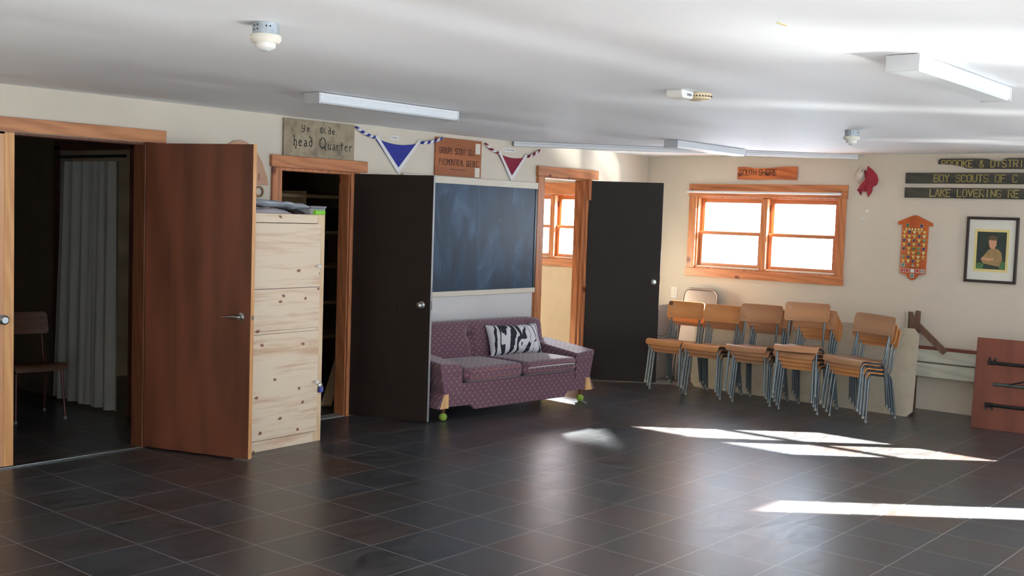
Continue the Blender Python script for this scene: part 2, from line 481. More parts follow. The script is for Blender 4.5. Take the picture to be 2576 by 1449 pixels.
# ------------------------------------------------------------------ helpers: meshes
class MB:
    def __init__(s):
        s.v, s.f, s.mi, s.sm = [], [], [], []

    def add(s, verts, faces, mi=0, smooth=False):
        o = len(s.v)
        s.v += [tuple(p) for p in verts]
        for f in faces:
            s.f.append([i + o for i in f])
            s.mi.append(mi)
            s.sm.append(smooth)
        return s

    def box(s, a, b, mi=0, T=None):
        (x0, y0, z0), (x1, y1, z1) = a, b
        v = [Vector(p) for p in ((x0, y0, z0), (x1, y0, z0), (x1, y1, z0), (x0, y1, z0), (x0, y0, z1), (x1, y0, z1), (x1, y1, z1), (x0, y1, z1))]
        if T:
            v = [T @ p for p in v]
        return s.add(v, [(0, 3, 2, 1), (4, 5, 6, 7), (0, 1, 5, 4), (1, 2, 6, 5), (2, 3, 7, 6), (3, 0, 4, 7)], mi)

    def loft(s, A, B, mi=0, smooth=False):
        n = len(A)
        return s.add(list(A) + list(B), [tuple(range(n - 1, -1, -1)), tuple(range(n, 2 * n))] +
                     [(i, (i + 1) % n, n + (i + 1) % n, n + i) for i in range(n)], mi, smooth)

    def prism(s, poly, fn, d0, d1, mi=0):
        return s.loft([fn(u, v, d0) for u, v in poly], [fn(u, v, d1) for u, v in poly], mi)

    def tube(s, pts, r, seg=10, mi=0, close=False):
        pts = [Vector(p) for p in pts]
        n = len(pts)
        rs = r if isinstance(r, (list, tuple)) else [r] * n
        t0 = (pts[1] - pts[0]).normalized()
        ref = Vector((0, 0, 1)) if abs(t0.z) < 0.9 else Vector((1, 0, 0))
        nn = (ref - t0 * ref.dot(t0)).normalized()
        rings = []
        for i, p in enumerate(pts):
            if close:
                t = (pts[(i + 1) % n] - pts[i - 1]).normalized()
            else:
                t = (pts[min(i + 1, n - 1)] - pts[max(i - 1, 0)]).normalized()
            nn = (nn - t * nn.dot(t)).normalized()
            b = t.cross(nn)
            rings.append([p + (nn * math.cos(2 * math.pi * k / seg) + b * math.sin(2 * math.pi * k / seg)) * rs[i] for k in range(seg)])
        v = [q for rg in rings for q in rg]
        f = []
        for i in range(n if close else n - 1):
            j = (i + 1) % n
            for k in range(seg):
                f.append((i * seg + k, i * seg + (k + 1) % seg, j * seg + (k + 1) % seg, j * seg + k))
        s.add(v, f, mi, True)
        if not close:
            s.add(rings[0], [tuple(range(seg))], mi)
            s.add(rings[-1], [tuple(range(seg))], mi)
        return s

    def lathe(s, prof, c=(0, 0, 0), seg=24, mi=0, T=None, smooth=True):
        v, f = [], []
        for r, z in prof:
            for k in range(seg):
                a = 2 * math.pi * k / seg
                p = Vector((r * math.cos(a), r * math.sin(a), z))
                p = (T @ p) if T else p
                v.append(p + Vector(c))
        for i in range(len(prof) - 1):
            for k in range(seg):
                f.append((i * seg + k, i * seg + (k + 1) % seg, (i + 1) * seg + (k + 1) % seg, (i + 1) * seg + k))
        f.append(tuple(range(seg)))
        f.append(tuple(range((len(prof) - 1) * seg, len(prof) * seg)))
        return s.add(v, f, mi, smooth)

    def grid(s, fn, nu, nv, mi=0, smooth=True):
        v = [fn(i / nu, j / nv) for j in range(nv + 1) for i in range(nu + 1)]
        f = [(j * (nu + 1) + i, j * (nu + 1) + i + 1, (j + 1) * (nu + 1) + i + 1, (j + 1) * (nu + 1) + i) for j in range(nv) for i in range(nu)]
        return s.add(v, f, mi, smooth)

    def shell(s, fn, nu, nv, t, mi=0):
        # two surfaces fn(u,v,0) and fn(u,v,1) joined round the rim
        a = [fn(i / nu, j / nv, 0) for j in range(nv + 1) for i in range(nu + 1)]
        b = [fn(i / nu, j / nv, t) for j in range(nv + 1) for i in range(nu + 1)]
        N = len(a)
        f = []
        for j in range(nv):
            for i in range(nu):
                q = (j * (nu + 1) + i, j * (nu + 1) + i + 1, (j + 1) * (nu + 1) + i + 1, (j + 1) * (nu + 1) + i)
                f.append(q)
                f.append(tuple(N + k for k in reversed(q)))
        rim = [i for i in range(nu + 1)] + [j * (nu + 1) + nu for j in range(1, nv + 1)] + \
              [nv * (nu + 1) + i for i in range(nu - 1, -1, -1)] + [j * (nu + 1) for j in range(nv - 1, 0, -1)]
        for k in range(len(rim)):
            p, q = rim[k], rim[(k + 1) % len(rim)]
            f.append((q, p, N + p, N + q))
        return s.add(a + b, f, mi, True)

    def build(s, name, mats, parent=None, bevel=0.0, loc=None, subdiv=0, weld=True):
        me = bpy.data.meshes.new(name)
        me.from_pydata(s.v, [], s.f)
        for m in (mats if isinstance(mats, (list, tuple)) else [mats]):
            me.materials.append(m)
        me.polygons.foreach_set('material_index', s.mi)
        me.polygons.foreach_set('use_smooth', s.sm)
        b = bmesh.new()
        b.from_mesh(me)
        bmesh.ops.recalc_face_normals(b, faces=b.faces)
        b.to_mesh(me)
        b.free()
        me.update()
        if any(s.sm):
            me.set_sharp_from_angle(angle=R(42))
        o = bpy.data.objects.new(name, me)
        COL.objects.link(o)
        if parent:
            o.parent = parent
        if loc:
            o.location = loc
        if bevel:
            md = o.modifiers.new('bevel', 'BEVEL')
            md.width = bevel
            md.segments = 2
            md.limit_method = 'ANGLE'
            md.angle_limit = R(40)
        if subdiv:
            md = o.modifiers.new('subdivision', 'SUBSURF')
            md.levels = md.render_levels = subdiv
        return o


def tag(o, label, cat, group=None, kind=None):
    o['label'] = label
    if cat:
        o['category'] = cat
    if group:
        o['group'] = group
    if kind:
        o['kind'] = kind
    return o


def empty(name, loc=(0, 0, 0), rot=(0, 0, 0)):
    o = bpy.data.objects.new(name, None)
    o.location, o.rotation_euler = loc, rot
    o.empty_display_size = 0.1
    COL.objects.link(o)
    return o


def thing(name, label, cat, loc=(0, 0, 0), rot=(0, 0, 0), group=None):
    return tag(empty(name, loc, rot), label, cat, group)


def struct(o, label=None, cat=None):
    o['kind'] = 'structure'
    if label:
        o['label'] = label
    if cat:
        o['category'] = cat
    return o


def copy_tree(o, parent=None):
    c = o.copy()
    COL.objects.link(c)
    if parent:
        c.parent = parent
    for ch in list(o.children):
        copy_tree(ch, c)
    return c


def bx(a, b, mi=0, T=None):
    return MB().box(a, b, mi, T)


# ------------------------------------------------------------------ room shell
CZ = 2.4
XR, YF = 7.35, -14.5
struct(bx((-3.1, YF, -0.12), (XR + 0.15, 0.14, 0.0)).build('floor', M['floor']), 'dark slate look vinyl tile floor of the hall', 'floor')
struct(bx((-3.1, YF - 0.15, CZ), (XR + 0.15, 0.14, CZ + 0.12)).build('ceiling', M['ceiling']), 'white painted flat ceiling of the hall', 'ceiling')

D1 = (-8.05, -6.28, 2.11)
D2 = (-5.11, -4.395, 2.006)
D3 = (-1.87, -1.165, 2.094)
m = MB()
ys = [YF, D1[0], D1[1], D2[0], D2[1], D3[0], D3[1], 0.0]
for i in range(0, 8, 2):
    m.box((-0.12, ys[i], 0), (0, ys[i + 1], CZ))
for d in (D1, D2, D3):
    m.box((-0.12, d[0], d[2]), (0, d[1], CZ))
struct(m.build('wall_left', M['wall']), 'long beige wall with the three doorways and the blackboard', 'wall')

# back wall with three window openings
WZ0, WZ1 = 1.195, 1.972
WX = [(0.65 + d, 2.255 + d) for d in (W3DX, 0.0, W2DX)]
m = MB()
xs = [-3.1]
for a, b in WX:
    xs += [a, b]
xs.append(XR + 0.15)
for i in range(0, len(xs), 2):
    m.box((xs[i], 0, 0), (xs[i + 1], 0.14, CZ))
for a, b in WX:
    m.box((a, 0, 0), (b, 0.14, WZ0))
    m.box((a, 0, WZ1), (b, 0.14, CZ))
struct(m.build('wall_back', M['wall']), 'beige end wall with the pine framed window', 'wall')
# right wall: narrow glazed opening near the corner, wide window behind the camera
m = MB()
RO = [(-13.2, -11.4, 0.9, 2.0), (-8.8, -7.1, 0.9, 2.0), (-5.6, -3.8, 0.9, 2.0), (-1.675, -1.185, 0.2, 1.945)]
yy = [YF]
for r_ in RO:
    yy += [r_[0], r_[1]]
yy.append(0.0)
for i in range(0, len(yy), 2):
    m.box((XR, yy[i], 0), (XR + 0.15, yy[i + 1], CZ))
for r_ in RO:
    m.box((XR, r_[0], 0), (XR + 0.15, r_[1], r_[2]))
    m.box((XR, r_[0], r_[3]), (XR + 0.15, r_[1], CZ))
struct(bx((9.4, -11.0, -1.5), (9.5, -3.2, 0.55)).build('wall_light_block', M['cream']), 'unseen wall added outside the side windows to block light from below', 'wall')  # added out of view to keep low ground light off the near ceiling
struct(m.build('wall_right', M['wall']), 'beige side wall beside the camera', 'wall')
m = bx((-0.12, YF - 0.15, 0), (XR + 0.15, YF, CZ))
struct(m.build('wall_front', M['wall']), 'beige wall behind the camera', 'wall')
# side rooms behind the left wall
m = MB()
m.box((-3.1, -8.6, 0), (-3.0, -5.62, CZ))
m.box((-3.0, -8.6, 0), (-0.12, -8.5, CZ))
m.box((-3.0, -5.72, 0), (-2.16, -5.62, CZ))
m.box((-1.06, -5.72, 0), (-0.12, -5.62, CZ))
m.box((-2.16, -5.72, 2.12), (-1.06, -5.62, CZ))
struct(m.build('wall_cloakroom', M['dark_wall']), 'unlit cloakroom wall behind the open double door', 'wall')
m = MB()
m.box((-3.1, -5.62, 0), (-3.0, -2.2, CZ))
m.box((-3.0, -5.1, 0), (-0.12, -5.02, CZ), 0) if False else None
m.box((-3.0, -2.3, 0), (-0.12, -2.2, CZ))
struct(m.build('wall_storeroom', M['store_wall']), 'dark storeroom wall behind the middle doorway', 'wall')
m = MB()
m.box((-3.1, -2.2, 0), (-3.0, 0.0, CZ))
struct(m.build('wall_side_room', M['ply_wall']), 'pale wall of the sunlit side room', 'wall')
m = bx((-3.0, -0.012, 0), (-0.12, 0.0, 1.11))
struct(m.build('trim_1', M['ply_wall']), 'pale plywood sheet under the side room window', 'wall')


# ------------------------------------------------------------------ windows (paired double hung, pine trim)
def make_window(n, dx, label):
    root = empty('window_%d' % n, (dx, 0, 0))
    struct(root, label, 'window')
    T = 0.022
    c = MB()
    c.box((0.56, -T, 1.2), (0.65, 0, 1.968))
    c.box((2.255, -T, 1.2), (2.335, 0, 1.968))
    c.build('side_casing', M['trim_z'], root, 0.003)
    bx((0.555, -T - 0.004, 1.968), (2.345, 0, 2.103)).build('head_casing', M['trim_x'], root, 0.003)
    bx((0.545, -T - 0.004, 1.112), (2.34, 0, 1.199)).build('apron_board', M['trim_x'], root, 0.003)
    j = MB()
    j.box((0.65, 0, WZ0), (0.668, 0.1, WZ1))
    j.box((2.237, 0, WZ0), (2.255, 0.1, WZ1))
    j.box((0.668, 0, WZ1 - 0.018), (2.237, 0.1, WZ1))
    j.box((0.668, 0, WZ0), (2.237, 0.1, WZ0 + 0.018))
    j.build('jamb', M['trim_z'], root, 0.002)
    bx((1.418, -0.012, WZ0 + 0.018), (1.488, 0.1, WZ1 - 0.018)).build('mullion', M['trim_z'], root, 0.003)
    for a, b in ((0.668, 1.418), (1.488, 2.237)):
        for lo in (True, False):
            y0, y1 = (0.038, 0.064) if lo else (0.066, 0.092)
            z0, z1 = (WZ0 + 0.02, 1.600) if lo else (1.570, WZ1 - 0.018)
            st, rl = 0.044, 0.046
            s = MB()
            s.box((a, y0, z0), (a + st, y1, z1))
            s.box((b - st, y0, z0), (b, y1, z1))
            s.box((a + st, y0, z0), (b - st, y1, z0 + (rl if lo else 0.034)))
            s.box((a + st, y0, z1 - (0.034 if lo else rl)), (b - st, y1, z1))
            o = s.build('sash', M['sash'], root, 0.002)
            ym = (y0 + y1) / 2
            bx((a + st - 0.004, ym - 0.002, z0 + 0.03), (b - st + 0.004, ym + 0.002, z1 - 0.03)).build('pane', M['glass'], o)
        bx((a + 0.002, 0.004, WZ0 + 0.018), (b - 0.002, 0.03, WZ0 + 0.034)).build('sill_track', M['cream'], root, 0.002)
    return root


make_window(1, 0, 'pine framed pair of double hung windows in the end wall')
make_window(2, W2DX, 'second pine framed pair of windows in the end wall beyond the frame')
make_window(3, W3DX, 'pine framed window seen through the sunlit side room doorway')
# glazed strip beside the corner and the wide windows behind the camera
for n, (a, b, z0, z1), lab in ((4, RO[3], 'narrow glazed strip in the side wall near the end wall corner'), (5, RO[2], 'wide side wall window nearest the end wall'),
                               (6, RO[1], 'wide side wall window beside the camera'), (7, RO[0], 'wide side wall window behind the camera')):
    root = struct(empty('window_%d' % n), lab, 'window')
    f = MB()
    f.box((XR - 0.02, a - 0.08, z0 - 0.08), (XR, a, z1 + 0.08))
    f.box((XR - 0.02, b, z0 - 0.08), (XR, b + 0.08, z1 + 0.08))
    f.box((XR - 0.02, a, z1), (XR, b, z1 + 0.08))
    f.box((XR - 0.02, a, z0 - 0.08), (XR, b, z0))
    f.build('window_frame', M['trim_z'], root, 0.003)
    bx((XR + 0.07, a, z0), (XR + 0.074, b, z1)).build('pane', M['glass'], root)
tr = thing('curtain_rod', 'white curtain rod across the head of the end wall window', 'curtain rod')
MB().tube([(0.552, -0.062, 2.018), (2.296, -0.062, 2.014)], 0.012, 10).build('rod', M['white_enamel'], tr)
for x in (0.60, 2.27):
    bx((x - 0.008, -0.062, 2.008), (x + 0.008, -0.024, 2.04)).build('bracket', M['chrome'], tr)

# ------------------------------------------------------------------ door trims, jambs, thresholds
# doorway 1 (double door)
m = bx((0, -8.2, 2.113), (0.024, -6.12, 2.2))
struct(m.build('trim_2', M['oldtrim_y'], None, 0.003), 'oak head board above the double doorway', 'trim')
m = MB()
m.box((-0.12, D1[1] - 0.002, 0), (0.02, D1[1] + 0.09, 2.113))
m.box((-0.12, D1[0] - 0.09, 0), (0.02, D1[0] + 0.002, 2.113))
m.box((-0.12, D1[0], 2.094), (0.0, D1[1], 2.113))
struct(m.build('trim_3', wood('red_brown_jamb', lin(110, 66, 46), lin(84, 48, 34), 'z', 0.45), None, 0.002), 'jambs of the double doorway', 'trim')
m = bx((-0.05, D1[0], 0.0), (0.012, D1[1], 0.008))
struct(m.build('trim_4', M['chrome'], None, 0.002), 'metal threshold strip of the double doorway', 'threshold')
# doorway 2
struct(bx((0, -5.216, 2.006), (0.032, -4.238, 2.097)).build('trim_5', M['trim_y'], None, 0.004), 'orange pine head board above the storeroom doorway', 'trim')
m = MB()
m.box((0, -5.2, 0), (0.022, D2[0], 2.006))
m.box((-0.12, D2[1] - 0.02, 0), (0.0, D2[1], D2[2]))
m.box((0, D2[1] - 0.012, 0), (0.022, D2[1] + 0.085, 2.006))
m.box((-0.12, D2[0], 0), (0.0, D2[0] + 0.018, D2[2]))
m.box((-0.12, D2[0], 1.982), (0.012, D2[1], D2[2]))
struct(m.build('trim_6', M['trim_z'], None, 0.003), 'orange pine jambs and casings of the storeroom doorway', 'trim')
struct(bx((-0.12, D2[0], 0), (0.006, D2[1], 0.006)).build('trim_7', M['greypanel']), 'pale threshold of the storeroom doorway', 'threshold')
# doorway 3
struct(bx((0, -1.992, 2.094), (0.034, -0.98, 2.19)).build('trim_8', M['trim_y'], None, 0.004), 'pine head board above the side room doorway', 'trim')
m = MB()
m.box((0, -1.972, 0), (0.024, D3[0], 2.094))
m.box((0, D3[1], 0), (0.024, D3[1] + 0.09, 2.094))
m.box((-0.12, D3[1] - 0.02, 0), (0.0, D3[1], D3[2]))
m.box((-0.07, D3[1] - 0.034, 0), (-0.035, D3[1] - 0.02, D3[2]))
m.box((-0.12, D3[0], 0), (0.0, D3[0] + 0.02, D3[2]))
m.box((-0.12, D3[0], 2.078), (0.012, D3[1], D3[2]))
struct(m.build('trim_9', M['trim_z'], None, 0.003), 'pine jambs and casings of the side room doorway', 'trim')
tag(bx((0.024, D3[1] + 0.0, 1.88), (0.05, D3[1] + 0.07, 2.085)).build('wood_block', M['trim_z'], None, 0.003),
    'short wood block nailed to the hinge side casing of the side room doorway', 'block')
# inside the cloakroom
m = MB()
m.box((-2.25, -5.74, 0), (-2.15, -5.72, 2.16))
m.box((-1.07, -5.74, 0), (-0.97, -5.72, 2.16))
m.box((-2.25, -5.74, 2.12), (-0.97, -5.72, 2.2))
struct(m.build('trim_10', wood('dark_red_casing', lin(88, 48, 36), lin(66, 34, 26), 'z'), None, 0.003), 'dark casing of the curtained inner doorway', 'trim')
struct(bx((-0.97, -5.74, 0), (-0.12, -5.725, 2.3)).build('trim_11', M['curtain']), 'pale strip of wall beside the curtained doorway', 'wall')


# ------------------------------------------------------------------ doors
def knob(parent, x, y, z, sgn, name='door_knob'):
    # knob on the face with outward direction sgn along local y
    T = Matrix.Rotation(R(90 * sgn), 4, 'X')
    MB().lathe([(0.03, 0.0), (0.03, 0.006), (0.012, 0.012), (0.011, 0.03), (0.022, 0.038), (0.028, 0.05), (0.025, 0.062), (0.012, 0.068)],
               (x, y, z), 20, 0, T).build(name, M['chrome'], parent)


def door_leaf(n, hinge, free, z0, z1, t, mats, label, panels=False, edge=None):
    h, f = Vector(hinge), Vector(free)
    d = f - h
    L = d.length
    root = struct(empty('door_%d' % n, (h.x, h.y, 0), (0, 0, math.atan2(d.y, d.x))), label, 'door')
    return root, L


# door 1, open leaf with red brown veneer (local x runs from hinge to free edge, local -y faces the camera)
root, L = door_leaf(1, (0.028, -6.275), (0.836, -5.992), 0, 0, 0, None, 'red brown veneer door standing open with lever handle')
bx((0, 0, 0.012), (L - 0.004, 0.036, 2.106)).build('door_leaf', M['mahog'], root)
bx((L - 0.004, 0, 0.012), (L, 0.036, 2.106)).build('door_edge', M['edge'], root)
hl = MB()
hl.lathe([(0.027, 0), (0.027, 0.008), (0.012, 0.012), (0.011, 0.035), (0.004, 0.045)], (L - 0.075, 0, 0.965), 18, 0, Matrix.Rotation(R(90), 4, 'X'))
hl.tube([(L - 0.075, -0.042, 0.965), (L - 0.12, -0.045, 0.966), (L - 0.2, -0.042, 0.958)], [0.011, 0.009, 0.006], 10)
hl.build('door_handle', M['chrome'], root)
bx((L, 0.01, 0.945), (L + 0.003, 0.026, 0.975)).build('latch', M['chrome'], root)
# its closed other leaf, with pale birch face
root = struct(empty('door_2', (0, -7.18, 0)), 'closed pale birch leaf of the double door at the left edge', 'door')
bx((-0.036, -0.865, 0.012), (0.0, -0.062, 2.108)).build('door_leaf', M['birch'], root)
bx((-0.036, -0.062, 0.012), (0.004, 0.0, 2.108)).build('door_edge', M['edge'], root, 0.002)
MB().lathe([(0.032, 0), (0.032, 0.006), (0.012, 0.014), (0.012, 0.034), (0.028, 0.046), (0.03, 0.058), (0.02, 0.07)], (0, -0.085, 0.945), 20, 0,
           Matrix.Rotation(R(90), 4, 'Y')).build('door_knob', M['chrome'], root)
bx((0.004, -0.05, 0.93), (0.006, -0.042, 0.965)).build('strike_plate', M['hole'], root)
# storeroom door, dark brown with four sunk panels
root, L = door_leaf(3, (0.026, -4.378), (0.668, -4.118), 0, 0, 0, None, 'dark brown panelled door hung on the storeroom doorway')
pan = [(0.055, 0.345, 0.88, 1.885), (0.405, L - 0.10, 0.88, 1.885), (0.055, 0.345, 0.29, 0.60), (0.405, L - 0.10, 0.29, 0.60)]
xs_ = [0, 0.055, 0.345, 0.405, L - 0.10, L]
zs_ = [0.012, 0.29, 0.60, 0.88, 1.885, 1.993]
m = MB()
for i in range(5):
    for j in range(5):
        sunk = i in (1, 3) and j in (1, 3)
        m.box((xs_[i], 0.008 if sunk else 0.0, zs_[j]), (xs_[i + 1], 0.036, zs_[j + 1]))
m.build('door_leaf', M['darkdoor'], root)
bx((L, 0.002, 0.012), (L + 0.002, 0.036, 1.993)).build('door_edge', plain('worn_grey_door_edge', lin(150, 150, 150), 0.5), root)
knob(root, L - 0.075, 0, 0.955, 1)
bx((L + 0.002, 0.01, 0.92), (L + 0.005, 0.03, 0.99)).build('latch_plate', M['chrome'], root)
# side room door, flush black brown
root, L = door_leaf(4, (0.03, -1.135), (0.672, -0.722), 0, 0, 0, None, 'flush black brown door hung on the side room doorway')
bx((0, 0, 0.012), (L, 0.036, 2.082)).build('door_leaf', M['darkdoor2'], root, 0.002)
knob(root, L - 0.065, 0, 1.055, 1)
knob(root, L - 0.065, 0.036, 1.055, -1)
bx((-0.012, 0.004, 1.78), (0.0, 0.03, 1.87)).build('hinge', M['brass'], root)
bx((-0.012, 0.004, 0.98), (0.0, 0.03, 1.07)).build('hinge', M['brass'], root)

# ------------------------------------------------------------------ ceiling things


def ceiling_light(x, y0, label):
    r_ = thing('ceiling_light', label, 'ceiling light', (x, y0, CZ), (0, 0, 0), 'fluorescent ceiling lights')
    Lg, Wd, H = 1.24, 0.14, 0.07
    m = MB()
    m.box((-Wd / 2 + 0.003, 0.012, -0.022), (Wd / 2 - 0.003, Lg - 0.012, -0.004))
    m.build('housing', M['white_enamel'], r_, 0.002)
    for a in (0.0, Lg - 0.012):
        bx((-Wd / 2, a, -H), (Wd / 2, a + 0.012, -0.002)).build('end_cap', M['grey_enamel'], r_, 0.002)
    pr = [(-Wd / 2 + 0.004, -0.022), (Wd / 2 - 0.004, -0.022), (Wd / 2 - 0.004, -H + 0.012), (Wd / 2 - 0.016, -H + 0.003), (-Wd / 2 + 0.016, -H + 0.003), (-Wd / 2 + 0.004, -H + 0.012)]
    MB().prism(pr, lambda u, v, d: Vector((u, d, v)), 0.012, Lg - 0.012).build('diffuser', M['diffuser'], r_)
    return r_


ceiling_light(1.56, -6.12, 'fluorescent ceiling light nearest the double doorway')
ceiling_light(5.13, -6.04, 'large fluorescent ceiling light nearest the camera at the top right')
ceiling_light(1.65, -2.19, 'smallest looking fluorescent ceiling light near the end wall window')
r_ = thing('smoke_detector', 'large looking round smoke detector on a steel box nearest the camera', 'smoke detector', (3.335, -7.83, CZ), (0, 0, 0), 'smoke detectors')
bm2 = MB().lathe([(0.05, -0.001), (0.05, -0.045)], seg=28)
bm2.build('junction_box', M['galv'], r_)
for az, z in ((-95, -0.014), (-95, -0.03), (-75, -0.012), (-75, -0.028), (-35, -0.016), (-18, -0.016), (150, -0.016), (60, -0.02)):
    rad = Matrix.Rotation(R(az), 4, 'Z') @ Matrix.Rotation(R(90), 4, 'Y')
    MB().lathe([(0.0032, 0.0498), (0.0032, 0.0508)], (0, 0, z), 10, 0, rad).build('knockout_hole', M['hole'], r_)
MB().lathe([(0.058, -0.045), (0.06, -0.05), (0.06, -0.064), (0.05, -0.075)], seg=32).build('base_ring', M['cream_plastic'], r_)
MB().lathe([(0.04, -0.07), (0.038, -0.092), (0.03, -0.098), (0.022, -0.1)], seg=32).build('sensor_head', M['white_plastic'], r_)
MB().lathe([(0.0205, -0.099), (0.021, -0.103), (0.018, -0.105)], seg=24).build('sensor_grille', M['grey_enamel'], r_)
c = copy_tree(r_)
c.location = (3.485, -2.66, CZ)
c.rotation_euler = (0, 0, R(20))
tag(c, 'small looking round smoke detector on a steel box farther off above the end wall signs', 'smoke detector', 'smoke detectors')
r_ = thing('gas_alarm', 'white oblong gas alarm on the middle of the ceiling', 'alarm', (3.64, -5.30, CZ), (0, 0, R(4)))
MB().prism([(-0.075, 0), (0.06, 0), (0.06, -0.03), (0.045, -0.045), (-0.06, -0.045), (-0.075, -0.03)], lambda u, v, d: Vector((d, u, v)), -0.05, 0.05).build('body', M['white_plastic'], r_, 0.008)
bx((0.051, -0.02, -0.03), (0.052, 0.03, -0.018)).build('display_window', M['grey_lid'], r_)
r_ = thing('round_detector', 'yellowed round slotted detector mounted right behind the gas alarm', 'smoke detector', (3.66, -5.14, CZ))
MB().lathe([(0.07, -0.001), (0.072, -0.012), (0.066, -0.03), (0.05, -0.038)], seg=32).build('cover', M['beige_plastic'], r_)
s_ = MB()
for k in range(26):
    a = 2 * math.pi * k / 26
    s_.box((0.0685, -0.004, -0.022), (0.0722, 0.004, -0.016), 0, Matrix.Rotation(a, 4, 'Z'))
s_.build('vent_slot', M['hole'], r_)
# boxed track running diagonally across the corner
tk = thing('ceiling_track', 'long white boxed track running diagonally across the ceiling corner', 'track', (0.012, -2.36, CZ), (0, 0, R(44.3)))
TL_ = 3.36
bx((0, -0.035, -0.047), (TL_, 0.035, -0.001)).build('box', M['white_enamel'], tk, 0.003)
bx((0, -0.038, -0.022), (TL_, -0.035, -0.016)).build('seam_strip', M['grey_enamel'], tk)
tag(bx((-0.005, -0.035, -0.002), (0.005, 0.035, -0.0005)).build('tape_scrap', M['mat_yellow'], None, loc=(5.02, -6.89, CZ)), 'tiny yellowish tape scrap stuck on the ceiling near the camera', 'tape')

